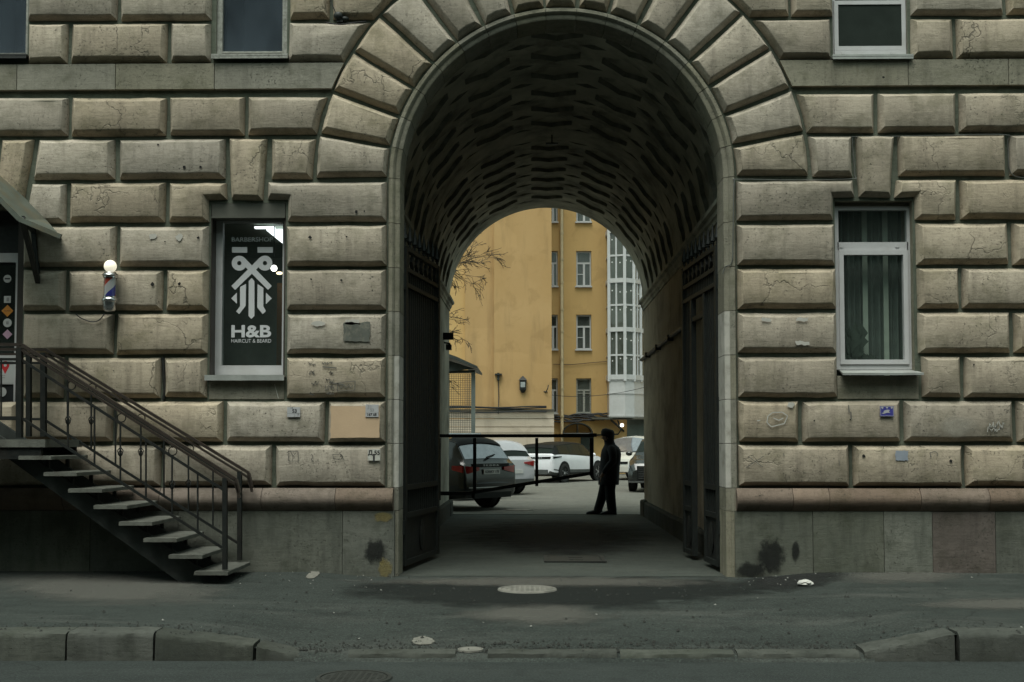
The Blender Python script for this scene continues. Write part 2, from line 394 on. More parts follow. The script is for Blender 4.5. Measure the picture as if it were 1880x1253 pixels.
def sheet(name, x0, x1, y0, y1, nx, ny, zf, m, kind='structure', parent=None):
    mb = MB(); vs = [(x0 + (x1 - x0) * i / nx, y0 + (y1 - y0) * j / ny) for j in range(ny + 1) for i in range(nx + 1)]
    vs = [(x, y, zf(x, y)) for x, y in vs]; w = nx + 1
    mb.add(vs, [(j * w + i, j * w + i + 1, (j + 1) * w + i + 1, (j + 1) * w + i) for j in range(ny) for i in range(nx)])
    o = mb.build(name, m, parent, smooth=60, fix=False)
    if kind: o['kind'] = kind
    return o
g = sheet('ground', -300, 300, -300, 300, 2, 2, lambda x, y: -0.42, EARTH)
sheet('road', -60, 60, -40, -3.55, 8, 8, lambda x, y: -0.2, ROADM)
pav = MB(); nx, ny = 150, 34
for j in range(ny + 1):
    for i in range(nx + 1):
        x = -15 + 30 * i / nx; y1 = kerb_y(x) + 0.05; y = y1 + (0.03 - y1) * j / ny
        pav.v.append((x, y, zpav(x, min(y, 0))))
for j in range(ny):
    for i in range(nx): pav.f.append((j * (nx + 1) + i, j * (nx + 1) + i + 1, (j + 1) * (nx + 1) + i + 1, (j + 1) * (nx + 1) + i)); pav.m.append(0)
for i in range(nx):                      # broken front edge that runs down to the road where no kerb stone stands
    x0_, x1_ = -15 + 30 * i / nx, -15 + 30 * (i + 1) / nx
    a, b = (x0_, kerb_y(x0_) + 0.05), (x1_, kerb_y(x1_) + 0.05)
    if min(x0_, x1_) < -1.95 or max(x0_, x1_) > 2.75: continue
    pav.quad((a[0], a[1] - 0.10, -0.21), (b[0], b[1] - 0.10, -0.21), (b[0], b[1], zpav(*b)), (a[0], a[1], zpav(*a)))
pavement = pav.build('pavement', ASPH, None, smooth=60, fix=False); pavement['kind'] = 'structure'
sheet('passage_floor', -1.72, 2.36, 0.03, 10.92, 8, 20, lambda x, y: 0.010 * noise.noise(Vector((x, y * 0.6, 3))) * sstep(0.03, 1, y) * (1 - sstep(10, 10.9, y)), PFLOOR)
yard = sheet('courtyard', -60, 60, 10.92, 90, 12, 12, lambda x, y: -0.02, YARDM)
mb = MB()
for x0, x1 in ((-1.70, -0.62), (-0.61, 0.45), (0.46, 1.50), (1.51, 2.34)): mb.box(x0, x1, 10.86, 11.0, -0.1, 0.006)
mb.build('threshold_stone', KERB, yard)

# kerb: granite stones, dropped across the driveway
kerb = tag(empty('kerb'), kind='structure')
def kerb_stone(x0, x1, zt0, zt1, w=0.24, yoff=0.0):
    mb = MB(); n = 12; rings = []
    for i in range(n + 1):
        t = i / n; x = x0 + 0.008 + (x1 - x0 - 0.016) * t; z = zt0 + (zt1 - zt0) * t + 0.004 * random.uniform(-1, 1); y = kerb_y(x) + yoff
        j = lambda: random.uniform(-0.006, 0.006)
        rings.append([(x, y + j(), -0.3), (x, y + 0.004 + j(), z - 0.045), (x, y + 0.016 + j(), z - 0.012), (x, y + 0.05, z + j()), (x, y + w, z + 0.004), (x, y + w, -0.3)])
    mb.rings(rings); return mb.build('kerb_stone', KERB, kerb, smooth=50)
for a, b in ((-7.4, -6.3), (-6.3, -5.3), (-5.3, -4.45), (-4.45, -3.54), (-3.54, -2.87)): kerb_stone(a, b, 0.014, 0.014)
kerb_stone(-2.87, -2.11, 0.014, -0.075); kerb_stone(-2.10, -1.74, -0.085, -0.16)
for a, b in ((-1.40, -0.57), (-0.34, 0.66), (0.67, 1.55), (1.56, 2.50)): kerb_stone(a, b, -0.136, -0.132, 0.13)
kerb_stone(2.52, 3.22, -0.12, 0.014)
for a, b in ((3.24, 3.98), (3.98, 4.95), (4.95, 5.9), (5.9, 6.9), (6.9, 7.9)): kerb_stone(a, b, 0.014, 0.014)

def ground_decal(name, pts_px, m, zf=zpav, n=10, lift=0.004, parent=None):
    """a thin sheet that follows the ground between four picture-measured corners (left-near, right-near, right-far, left-far)"""
    c = [G(px, py, 0) for px, py in pts_px]
    c = [Vector((p.x, p.y)) for p in c]
    mb = MB(); uv = []
    for j in range(n + 1):
        for i in range(n + 1):
            s, t = i / n, j / n
            p = c[0] * (1 - s) * (1 - t) + c[1] * s * (1 - t) + c[2] * s * t + c[3] * (1 - s) * t
            yy = max(p.y, kerb_y(p.x) + 0.055) if zf is zpav else p.y; mb.v.append((p.x, yy, zf(p.x, yy) + lift)); uv.append((s, t))
    for j in range(n):
        for i in range(n): mb.f.append((j * (n + 1) + i, j * (n + 1) + i + 1, (j + 1) * (n + 1) + i + 1, (j + 1) * (n + 1) + i)); mb.m.append(0)
    o = mb.build(name, m, parent, smooth=60, fix=False)
    ul = o.data.uv_layers.new(name='UVMap')
    for lp in o.data.loops: ul.data[lp.index].uv = uv[lp.vertex_index]
    o.visible_shadow = True
    return o
DK = decal('fresh_dark_asphalt', (0.0125, 0.015, 0.0137), 0.16, 0.8, 2.0, amp=0.30)
LT = decal('pale_dusty_strip', (0.105, 0.102, 0.09), 0.34, 0.62, 3.0, amp=0.45)
LT2 = decal('pale_concrete_patch', (0.16, 0.155, 0.135), 0.06, 1.0, 9.0, amp=0.32)
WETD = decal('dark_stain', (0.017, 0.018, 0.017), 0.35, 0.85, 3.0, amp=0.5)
ground_decal('asphalt_patch', [(480, 1115), (1440, 1128), (1560, 1052), (560, 1056)], DK, parent=pavement, lift=0.003)
ground_decal('asphalt_patch', [(430, 1240), (1700, 1235), (1600, 1150), (520, 1150)], DK, parent=pavement, lift=0.0035, n=24)
ground_decal('dusty_strip', [(1640, 1125), (2080, 1122), (2060, 1097), (1660, 1100)], LT, parent=pavement, lift=0.005)
ground_decal('dusty_strip', [(1500, 1085), (1820, 1080), (1780, 1052), (1520, 1056)], LT, parent=pavement, lift=0.0055)
ground_decal('dusty_strip', [(-60, 1110), (500, 1125), (430, 1062), (-60, 1058)], LT, parent=pavement, lift=0.005)
ground_decal('dusty_strip', [(560, 1078), (1420, 1084), (1380, 1058), (640, 1058)], LT, parent=pavement, lift=0.006)
ground_decal('dusty_strip', [(780, 1132), (1180, 1134), (1120, 1104), (850, 1106)], LT, parent=pavement, lift=0.0065)
ground_decal('pale_patch', [(748, 1154), (806, 1155), (800, 1141), (755, 1141)], LT2, parent=pavement, lift=0.007)
ground_decal('pale_patch', [(552, 1074), (580, 1074), (596, 1054), (572, 1054)], LT2, parent=pavement, lift=0.007)
ground_decal('dirt_stain', [(1340, 1092), (1560, 1090), (1580, 1050), (1340, 1054)], WETD, parent=pavement, lift=0.007)
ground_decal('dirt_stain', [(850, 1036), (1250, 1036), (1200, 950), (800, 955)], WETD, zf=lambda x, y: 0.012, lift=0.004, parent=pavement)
GRIT = MB()
for k in range(2600):
    x = random.uniform(-5, 5) if k % 3 else random.gauss(0.2, 1.6); y = kerb_y(x) + 0.05 + abs(random.gauss(0.16, 0.16)) if random.random() < 0.8 else random.uniform(-3.5, -0.12)
    s = random.uniform(0.003, 0.011) if random.random() < 0.9 else random.uniform(0.011, 0.02); z = zpav(x, y) + s * 0.4
    GRIT.add([(x - s, y, z), (x, y - s, z), (x + s, y, z), (x, y + s, z), (x, y, z + s)], [(0, 1, 4), (1, 2, 4), (2, 3, 4), (3, 0, 4)])
gr = GRIT.build('grit', mat('grey_grit', (0.020, 0.021, 0.018), 0.9, rnd=0.3)); gr['kind'] = 'stuff'

# ================================================================== THE STONE BUILDING
B = thing('stone_building', 'sand coloured rusticated stone building with a deep arched carriage passage', 'building')
ACX, ACZ = 0.337, 4.395
R_IN, R_JT, R_OUT = 1.791, 1.921, 2.747
BX, BZ, BCX, BR = 0.3135, 4.33, 0.3135, 2.0
JL0, JL1, JR0, JR1 = -1.583, -1.454, 2.128, 2.250
ROW = {'K': (0.967, 1.4535), 'J': (1.4535, 1.938), 'I': (1.938, 2.424), 'H': (2.424, 2.911), 'G': (2.911, 3.398), 'F': (3.398, 3.893),
       'E': (3.893, 4.379), 'D': (4.379, 4.872), 'C': (4.872, 5.345), 'belt': (5.404, 5.70), 'B': (5.70, 6.182), 'A': (6.182, 6.668)}

# --- openings (x0, x1, z0, z1) on the wall plane
def opening(px0, px1, py0, py1):
    return (P(px0, (py0 + py1) / 2).x, P(px1, (py0 + py1) / 2).x, P((px0 + px1) / 2, py1).z, P((px0 + px1) / 2, py0).z)
OP_BARBER = opening(386, 524, 373, 694)
OP_RIGHT = opening(1534, 1677, 369, 690)
OP_UL = (X(397, 6.0), X(527, 6.0), Z(108, 460), 7.7)
OP_UFL = (X(-76, 6.0), X(51, 6.0), Z(108, 0), 7.7)
OP_UR = (X(1529, 6.0), X(1666, 6.0), Z(109, 1600), 7.7)
OP_DOOR = (X(-150, 2.5), X(41, 2.5), 1.52, 4.10)
OPENS = [OP_BARBER, OP_RIGHT, OP_UL, OP_UFL, OP_UR, OP_DOOR]
rect = lambda o: [(o[0], o[2]), (o[1], o[2]), (o[1], o[3]), (o[0], o[3])]
def arch_outline(r, xl, xr, zb, cx=ACX, cz=ACZ, n=40):
    return [(xl, zb), (xr, zb)] + [(cx + r * cos(pi * i / n), cz + r * sin(pi * i / n)) for i in range(n + 1)]
WX0, WX1, WZ = -9.0, 9.0, 9.0
def wall_sheet(name, y, outer, holes, m, parent, flip=False):
    vs, fs = polyfill(outer, holes); mb = MB()
    mb.add([(x, y, z) for x, z in vs], fs); return mb.build(name, m, parent)
wall_sheet('front_wall', 0.0, [(WX0, -0.4), (WX1, -0.4), (WX1, WZ), (WX0, WZ)],
           [rect(o) for o in OPENS] + [arch_outline(1.86, ACX - 1.86, ACX + 1.86, -0.3)], JOINT, B)
for o in OPENS:
    mb = MB(); x0, x1, z0, z1 = o; d = 0.42
    mb.quad((x0, 0, z0), (x0, d, z0), (x0, d, z1), (x0, 0, z1)); mb.quad((x1, 0, z0), (x1, d, z0), (x1, d, z1), (x1, 0, z1))
    mb.quad((x0, 0, z0), (x1, 0, z0), (x1, d, z0), (x0, d, z0)); mb.quad((x0, 0, z1), (x1, 0, z1), (x1, d, z1), (x0, d, z1))
    mb.build('window_reveal', SMOOTH, B)
bx0, bx1 = BX - BR, BX + BR
wall_sheet('rear_wall', 10.9, [(WX0, -0.4), (WX1, -0.4), (WX1, WZ), (WX0, WZ)], [arch_outline(BR, bx0, bx1, -0.3, BX, BZ)],
           mat('rear_plaster', (0.36, 0.31, 0.2), 0.9), B)
mb = MB()
for x in (WX0, WX1): mb.quad((x, 0, -0.4), (x, 10.9, -0.4), (x, 10.9, WZ), (x, 0, WZ))
mb.build('side_wall', SMOOTH, B)
mb = MB(); mb.box(WX0 - 0.2, WX1 + 0.2, -0.25, 11.1, WZ, WZ + 0.25); mb.build('roof', IRON2, B)

# --- rusticated blocks
def inset(poly, d):
    n = len(poly); out = []
    for i in range(n):
        p0, p1, p2 = Vector(poly[i - 1]), Vector(poly[i]), Vector(poly[(i + 1) % n])
        e1 = (p1 - p0).normalized(); e2 = (p2 - p1).normalized()
        n1 = Vector((-e1.y, e1.x)); n2 = Vector((-e2.y, e2.x)); k = 1 + n1.dot(n2)
        out.append(p1 + (n1 + n2) * (d / max(k, 0.25)))
    return out
def clean(poly):
    out = []
    for p in poly:
        if not out or (Vector(p) - Vector(out[-1])).length > 0.012: out.append(p)
    if (Vector(out[0]) - Vector(out[-1])).length < 0.012: out.pop()
    return out
PROF = ((0.021, 0.003), (0.024, -0.020), (0.036, -0.046), (0.064, -0.088), (0.071, -0.095), (0.079, -0.0985))
YF = -0.100
def block(poly, m=LIME, prof=PROF, name='stone_block', jit=0.004):
    poly = clean(poly)
    a = sum(poly[i - 1][0] * poly[i][1] - poly[i][0] * poly[i - 1][1] for i in range(len(poly)))
    if a < 0: poly = poly[::-1]
    poly = [(x + random.uniform(-jit, jit), z + random.uniform(-jit, jit)) for x, z in poly]
    fine = []
    for p0, p1 in zip(poly, poly[1:] + poly[:1]):
        ln = (Vector(p1) - Vector(p0)).length; n_ = max(1, int(ln / 0.21))
        fine += [(p0[0] + (p1[0] - p0[0]) * i / n_, p0[1] + (p1[1] - p0[1]) * i / n_) for i in range(n_)]
    poly = fine; seed_ = random.uniform(0, 50)
    dy = random.uniform(-0.004, 0.004); k = random.uniform(0.9, 1.1)
    mb = MB(); rg = []
    for d, y in prof:
        rr = []
        for p in inset(poly, d * (k if d > 0.03 else 1)):
            q = Vector((p.x * 5.1, p.y * 5.1, seed_)); wv_ = 0.0 if d < 0.014 else 0.011
            rr.append((p.x + wv_ * noise.noise(q), y + (dy if y < -0.03 else 0) + (0.007 * noise.noise(q + Vector((9, 3, 1))) if y < -0.04 else 0), p.y + wv_ * noise.noise(q + Vector((5, 7, 2)))))
        rg.append(rr)
    mb.rings(rg); return mb.build(name, m, B, smooth=33)
def rrow(xs, row, side=None):
    z0, z1 = ROW[row]
    for a, b in zip(xs[:-1], xs[1:]): block([(a, z0), (b, z0), (b, z1), (a, z1)])
def arcx(z, s): return ACX + s * sqrt(max(0.0, R_OUT ** 2 - (z - ACZ) ** 2))
def arc_block(x0, row, s, **kw):
    z0, z1 = ROW[row]; n = 2
    zs = [z0 + (z1 - z0) * i / n for i in range(n + 1)]
    arc = [(arcx(z, s), z) for z in zs]
    block([(x0, z0)] + arc + [(x0, z1)], **kw)
def px_row(row, *pxs):
    zc = sum(ROW[row]) / 2
    return [X(p, zc) if isinstance(p, (int, float)) and abs(p) > 20 else p for p in pxs]
FAR = (-8.9, -7.9)
def run(row, *pxs, pre=(), post=()):
    xs = list(pre) + px_row(row, *pxs) + list(post); rrow(xs, row)
# left of the arch, top to bottom
zA = sum(ROW['A']) / 2
run('A', -76 - 230, -76); run('A', 51, 220, 392); run('A', 530, 609); arc_block(X(609, zA), 'A', -1)
run('B', -76 - 260, -76); run('B', 51, 130, 311.5, 392); arc_block(X(528, 5.94), 'B', -1)
run('C', -350, -190, -40, 130, 310.5, 453); arc_block(X(453, 5.1), 'C', -1)
zD0, zD1 = ROW['D']; zE0, zE1 = ROW['E']
kzL = Z(371, 455)
run('D', -350, -215); block([(X(-215, zD0), zD0), (X(-120, zD0), zD0), (X(-138, zD1), zD1), (X(-215, zD1), zD1)])
block([(X(-118, 4.13), 4.11), (X(-70, 4.1), 4.11), (X(-75, zD1), zD1), (X(-138, zD1), zD1)])
block([(X(-68, 4.1), 4.11), (X(-10, 4.1), 4.11), (X(0, zD1), zD1), (X(-73, zD1), zD1)])
block([(X(-8, 4.13), 4.11), (X(47, 4.1), 4.11), (X(69, zD1), zD1), (X(2, zD1), zD1)])
block([(X(60, zD0), zD0), (X(217, zD0), zD0), (X(217, zD1), zD1), (X(71, zD1), zD1)])
run('D', 217, 418)
block([(X(422, kzL), kzL), (X(488, kzL), kzL), (X(496, zD1), zD1), (X(418, zD1), zD1)])
arc_block(X(496, 4.62), 'D', -1)
run('E', -350, -155)
block([(X(44, zE0), zE0), (X(127, zE0), zE0), (X(127, zE1), zE1), (X(58, zE1), zE1)])
run('E', 127, 309)
block([(X(309, zE0), zE0), (OP_BARBER[0], zE0), (OP_BARBER[0], kzL), (X(421, kzL), kzL), (X(419, zE1), zE1), (X(309, zE1), zE1)])
block([(OP_BARBER[1], zE0), (JL0, zE0), (JL0, zE1), (X(490, zE1), zE1), (X(488, kzL), kzL), (OP_BARBER[1], kzL)])
for row, l, in (('F', (41, 218, 388)), ('G', (41, 125, 304, 388)), ('H', (41, 213, 386)), ('I', (41, 122, 300, 384))):
    run(row, -350, -152); run(row, *l); run(row, 524, post=(JL0,))
run('J', -350, -152, 41 - 190, 41, 212, 413.5); run('J', 413.5, 600); run('J', 600, post=(JL0,))
run('K', -350, -230, -60, 124, 299.5, 503.5, post=(JL0,))
# right of the arch
arc_block(X(1449, zA), 'A', 1); run('A', 1449, 1530); run('A', 1666, 1842, 2020, 2200)
arc_block(X(1528, 5.94), 'B', 1); run('B', 1667, 1751, 1930, 2110)
arc_block(X(1607, 5.1), 'C', 1); run('C', 1607, 1756.5, 1905, 2060, 2200)
arc_block(X(1566, 4.62), 'D', 1)
kzR = Z(367, 1605)
block([(X(1573, kzR), kzR), (X(1637, kzR), kzR), (X(1645, zD1), zD1), (X(1566, zD1), zD1)])
run('D', 1645, 1848, 2050, 2200)
block([(JR1, zE0), (OP_RIGHT[0], zE0), (OP_RIGHT[0], kzR), (X(1572, kzR), kzR), (X(1568, zE1), zE1), (JR1, zE1)])
block([(OP_RIGHT[1], zE0), (X(1757, zE0), zE0), (X(1757, zE1), zE1), (X(1642, zE1), zE1), (X(1638, kzR), kzR), (OP_RIGHT[1], kzR)])
run('E', 1757, 1940, 2120)
for row, a, l in (('F', 1535, (1677.5, 1852.5, 2030, 2200)), ('G', 1537, (1680, 1761.6, 1940, 2120)), ('H', 1538, (1681, 1856, 2040, 2200)), ('I', 1540, (1687, 1765, 1950, 2130))):
    run(row, a, pre=(JR1,)); run(row, *l)
run('J', 1469, 1654.5, 1861, 2060, 2200, pre=(JR1,))
run('K', 1561, 1767, 1960, 2160, pre=(JR1,))
# flat belt course and the slabs below the lower windows
def slab(poly, m, y=-0.03, name='belt_slab', gap=0.004):
    poly = inset(clean(poly), gap); mb = MB()
    mb.rings([[(p.x, 0.01, p.y) for p in poly], [(p.x, y, p.y) for p in poly]]); return mb.build(name, m, B)
bz0, bz1 = ROW['belt']
def belt(xs):
    for a, b in zip(xs[:-1], xs[1:]): slab([(a, bz0), (b, bz0), (b, bz1), (a, bz1)], SMOOTH, -0.055)
zb = (bz0 + bz1) / 2
belt([X(p, zb) for p in (-320, -150, 35, 215, 396)])
slab([(X(396, zb), bz0), (arcx(bz0, -1), bz0), (arcx(bz1, -1), bz1), (X(396, zb), bz1)], SMOOTH, -0.055)
slab([(arcx(bz0, 1), bz0), (X(1664.5, zb), bz0), (X(1664.5, zb), bz1), (arcx(bz1, 1), bz1)], SMOOTH, -0.055)
belt([X(p, zb) for p in (1664.5, 1848, 2030, 2200)])
slab([(OP_BARBER[0], ROW['I'][0]), (OP_BARBER[1], ROW['I'][0]), (OP_BARBER[1], OP_BARBER[2]), (OP_BARBER[0], OP_BARBER[2])], SMOOTH, -0.012, 'sill_slab')
slab([(OP_RIGHT[0], ROW['I'][0]), (X(1686, 2.2), ROW['I'][0]), (X(1686, 2.2), OP_RIGHT[2]), (OP_RIGHT[0], OP_RIGHT[2])], SMOOTH, -0.012, 'sill_slab')
# voussoirs: seventeen wedge stones
NV = 17
for k in range(NV):
    a0, a1 = pi * k / NV, pi * (k + 1) / NV
    pts = [(ACX + R_JT * cos(a), ACZ + R_JT * sin(a)) for a in (a0, (a0 + a1) / 2, a1)] + [(ACX + R_OUT * cos(a), ACZ + R_OUT * sin(a)) for a in (a1, (a0 * 2 + a1 * 4) / 6, (a0 + a1) / 2, (a0 * 4 + a1 * 2) / 6, a0)]
    block(pts[::-1], name='voussoir')
# smooth arch ring and jambs
RP = ((R_JT + 0.004, 0.02), (R_JT - 0.006, -0.035), (R_JT - 0.016, -0.050), (1.872, -0.052), (1.850, -0.034), (1.845, -0.018), (1.812, -0.014), (1.795, -0.002), (R_IN, 0.02), (R_IN, 0.40), (2.06, 0.40), (2.06, 0.02))
for k in range(NV):
    a0, a1 = pi * k / NV + 0.0018, pi * (k + 1) / NV - 0.0018
    mb = MB(); mb.rings([[(ACX + r * cos(a0 + (a1 - a0) * i / 4), y, ACZ + r * sin(a0 + (a1 - a0) * i / 4)) for r, y in RP] for i in range(5)])
    mb.build('arch_stone', SMOOTH, B, smooth=40)
zs = [0.0, 0.715, 0.967] + [ROW[r][1] for r in 'KJIHGFE'] ; zs[-1] = ACZ
zs[0] = -0.05
for s, xin in ((-1, JL1), (1, JR0)):
    for z0, z1 in zip(zs[:-1], zs[1:]):
        prof = [(ACX + s * r, y) for r, y in RP]
        mb = MB(); mb.rings([[(x, y, z0 + 0.003) for x, y in prof], [(x, y, z1 - 0.003) for x, y in prof]])
        o = mb.build('jamb_stone', [SMOOTH, PALE], B, smooth=40)
        if 0.8 < z0 < (2.8 if s > 0 else 2.3):
            for p in o.data.polygons:
                if abs(p.center.x - ACX) < 1.85 and p.center.y < 0.3: p.material_index = 1
# half-round moulding and the granite plinth
def moulding(a, b):
    mb = MB(); n = 9; prof = [(0.0, 0.964)] + [(-0.085 - 0.075 * sin(pi * i / n), 0.964 - 0.245 * i / n) for i in range(n + 1)] + [(0.0, 0.719)]
    mb.rings([[(a + 0.003, y, z) for y, z in prof], [(b - 0.003, y, z) for y, z in prof]]); return mb.build('moulding_stone', PINKGR, B, smooth=40)
zm = 0.84
xs = [X(p, zm) for p in (-330, -120, 124, 300, 485, 619, 724)]
for a, b in zip(xs[:-1], xs[1:]): moulding(a, b)
xs = [X(p, zm) for p in (1349, 1451, 1517, 1683, 1808, 1990, 2190)]
for a, b in zip(xs[:-1], xs[1:]): moulding(a, b)
xsl = [X(p, 0.4) for p in (-330, -60, 171, 331, 631, 726)]; xsr = [X(p, 0.4) for p in (1347, 1489, 1618.5, 1707, 1822, 2010, 2190)]
for xx in (xsl, xsr):
    for i, (a, b) in enumerate(zip(xx[:-1], xx[1:])):
        mm = PINKGR2 if (xx is xsr and i == 3) else GRANITE
        slab([(a, -0.2), (b, -0.2), (b, 0.717), (a, 0.717)], mm, -0.085 - random.uniform(0, 0.006), 'plinth_slab', 0.003)

# --- passage: walls, plinth, cornices, coffered vault
X0, X1 = bx0, bx1
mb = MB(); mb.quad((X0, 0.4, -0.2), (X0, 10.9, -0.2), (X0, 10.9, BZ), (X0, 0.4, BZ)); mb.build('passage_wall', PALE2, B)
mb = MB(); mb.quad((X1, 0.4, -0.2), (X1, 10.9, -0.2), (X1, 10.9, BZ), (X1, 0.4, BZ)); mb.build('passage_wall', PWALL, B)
for s, x in ((1, X0), (-1, X1)):
    y = 0.8
    while y < 10.85:
        y2 = min(y + random.uniform(0.9, 1.4), 10.93)
        mb = MB(); h = 0.30 + random.uniform(-0.01, 0.01); w = 0.075 if y2 < 10.9 else 0.085
        mb.rings([[(x - s * 0.05, yy, -0.1), (x + s * w, yy, -0.1), (x + s * w, yy, h - 0.03), (x + s * (w - 0.03), yy, h), (x - s * 0.05, yy, h + 0.01)] for yy in (y + 0.004, y2 - 0.004)])
        mb.build('plinth_stone', KERB, B); y = y2
    pr = [(-0.05, -0.17), (0.02, -0.17), (0.025, -0.12), (0.05, -0.10), (0.055, -0.05), (0.10, -0.03), (0.105, 0.02), (0.0, 0.05), (-0.05, 0.05)]
    mb = MB(); mb.rings([[(x + s * a, yy, BZ + 0.02 + b) for a, b in pr] for yy in (0.41, 10.9)]); mb.build('cornice', VAULT, B, smooth=30)
U = pi / 14; VH = 0.3775
wu, hb, ha = 0.156, 0.11, 0.30; dwu, ddv = 0.088, 0.085
OCT = [(U, -(VH - ddv)), (U, 0), (U, VH - ddv), (U - dwu, VH), (0, VH), (-(U - dwu), VH), (-U, VH - ddv), (-U, 0), (-U, -(VH - ddv)), (-(U - dwu), -VH), (0, -VH), (U - dwu, -VH)]
HEX = [(wu, -hb), (wu, hb), (wu / 2, (hb + ha) / 2), (0, ha), (-wu / 2, (hb + ha) / 2), (-wu, hb), (-wu, -hb), (-wu / 2, -(hb + ha) / 2), (0, -ha), (wu / 2, -(hb + ha) / 2)]
cv, cf = polyfill(OCT, [HEX])
YC = [0.4 + VH + 2 * VH * k for k in range(6)] + [5.62 + VH + 2 * VH * k for k in range(6)]
def pol(u, y, r): return (BX + r * sin(u), y, BZ + r * cos(u))
vault_mb = MB()
for yc in YC:
    for i in range(-3, 4): vault_mb.add([pol(2 * U * i + u, yc + v, BR) for u, v in cv], cf)
def plainband(y0, y1, r=BR, n=56):
    for i in range(n):
        a, b = -pi / 2 + pi * i / n, -pi / 2 + pi * (i + 1) / n
        vault_mb.quad(pol(a, y0, r), pol(b, y0, r), pol(b, y1, r), pol(a, y1, r))
plainband(0.4 + 12 * VH, 5.62); plainband(5.62 + 12 * VH, 10.9); plainband(0.38, 10.9, BR + 0.16)
vault = vault_mb.build('vault', VAULT, B, smooth=40, fix=False)
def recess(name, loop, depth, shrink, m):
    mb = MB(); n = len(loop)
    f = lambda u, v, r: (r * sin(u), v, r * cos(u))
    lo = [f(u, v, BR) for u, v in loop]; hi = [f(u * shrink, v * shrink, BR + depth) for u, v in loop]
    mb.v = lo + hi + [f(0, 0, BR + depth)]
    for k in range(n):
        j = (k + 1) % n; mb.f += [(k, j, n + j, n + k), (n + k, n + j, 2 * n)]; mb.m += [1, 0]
    return mb.build(name, [m, SIDE_SHADE], vault, smooth=25, fix=False)
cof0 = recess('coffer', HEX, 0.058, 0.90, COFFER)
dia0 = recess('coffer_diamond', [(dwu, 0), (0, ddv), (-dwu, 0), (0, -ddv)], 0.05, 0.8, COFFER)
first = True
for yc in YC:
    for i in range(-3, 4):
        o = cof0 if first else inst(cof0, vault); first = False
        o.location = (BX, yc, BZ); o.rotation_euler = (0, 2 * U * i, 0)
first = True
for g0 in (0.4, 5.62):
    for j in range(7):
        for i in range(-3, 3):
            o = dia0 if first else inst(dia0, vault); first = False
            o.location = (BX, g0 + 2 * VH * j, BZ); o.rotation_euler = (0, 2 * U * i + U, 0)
# half diamonds at each end of a coffered band are closed by their own recess; the band edges stay flat
mb = MB(); mb.tube([(X1 - 0.045, 10.9, 3.17), (X1 - 0.045, 6, 3.19), (X1 - 0.045, 1.5, 3.17)], 0.035, 8)
for y in (9.6, 7.8, 6, 4.2): mb.box(X1 - 0.10, X1, y - 0.03, y + 0.03, 3.12, 3.22)
mb.build('conduit', IRON2, B)
mb = MB(); mb.tube([(BX + 0.02, 5.3, 6.33), (BX + 0.02, 5.3, 6.2)], 0.012, 6); mb.box(BX - 0.08, BX + 0.12, 5.27, 5.33, 6.18, 6.2); mb.build('ceiling_hook', IRON, B)

# --- windows
def frame_rect(mb, x0, x1, z0, z1, w, y0, y1, m=0, wb=None, wt=None):
    wb = w if wb is None else wb; wt = w if wt is None else wt
    mb.box(x0, x0 + w, y0, y1, z0, z1, m); mb.box(x1 - w, x1, y0, y1, z0, z1, m)
    mb.box(x0 + w, x1 - w, y0, y1, z0, z0 + wb, m); mb.box(x0 + w, x1 - w, y0, y1, z1 - wt, z1, m)
def pane(x0, x1, z0, z1, y, parent, m=GLASS):
    mb = MB(); mb.quad((x0, y, z0), (x1, y, z0), (x1, y, z1), (x0, y, z1)); return mb.build('pane', m, parent)
def room(x0, x1, z0, z1, y0, y1, m, parent, name='room_behind'):
    mb = MB(); mb.quad((x0, y0, z0), (x0, y1, z0), (x0, y1, z1), (x0, y0, z1)); mb.quad((x1, y0, z0), (x1, y1, z0), (x1, y1, z1), (x1, y0, z1))
    mb.quad((x0, y1, z0), (x1, y1, z0), (x1, y1, z1), (x0, y1, z1)); mb.quad((x0, y0, z0), (x1, y0, z0), (x1, y1, z0), (x0, y1, z0)); mb.quad((x0, y0, z1), (x1, y0, z1), (x1, y1, z1), (x0, y1, z1))
    return mb.build(name, m, parent, fix=False)
# barbershop window
w = tag(empty('window', parent=B), 'barbershop window with grey lettering and white frame')
x0, x1, z0, z1 = OP_BARBER; fy = 0.20
gx0, gx1 = X(409, 3.2, fy), X(519, 3.2, fy); gz0, gz1 = Z(671, 460, fy), Z(400, 460, fy)
mb = MB(); mb.box(gx0 - 0.075, gx0, fy - 0.02, fy + 0.05, gz0 - 0.11, gz1); mb.box(gx1, x1 + 0.05, fy - 0.02, fy + 0.05, gz0 - 0.11, gz1)
mb.box(gx0, gx1, fy - 0.02, fy + 0.05, gz0 - 0.11, gz0 - 0.003); mb.box(gx0, gx1, fy - 0.02, fy + 0.05, gz1 - 0.06, gz1)
mb.box(gx0 - 0.07, x1, fy - 0.03, fy - 0.018, gz0 - 0.11, gz0 - 0.065); mb.build('frame', WHITEPVC, w)
mb = MB(); mb.box(x0, gx0 - 0.075, 0.01, fy + 0.05, z0, z1); mb.box(x1 - 0.02, x1 - 0.002, 0.01, fy - 0.03, z0, z1); mb.box(x0, x1, fy - 0.04, fy + 0.06, gz1 - 0.001, z1 - 0.02)
mb.build('shutter_guide', BROWNF, w)
mb = MB(); mb.box(x0 + 0.01, x1 - 0.01, -0.005, fy - 0.05, Z(401, 455), z1 - 0.005); mb.box(x0 + 0.01, x1 - 0.01, -0.02, -0.004, Z(401, 455), Z(398, 455)); mb.build('shutter_box', SHUTTER, w)
mb = MB(); mb.box(X(380, z0), X(525, z0), -0.10, fy, z0 + 0.005, z0 + 0.025); mb.box(X(380, z0), X(525, z0), -0.10, -0.09, z0 - 0.035, z0 + 0.004); mb.build('sill', TINSILL, w)
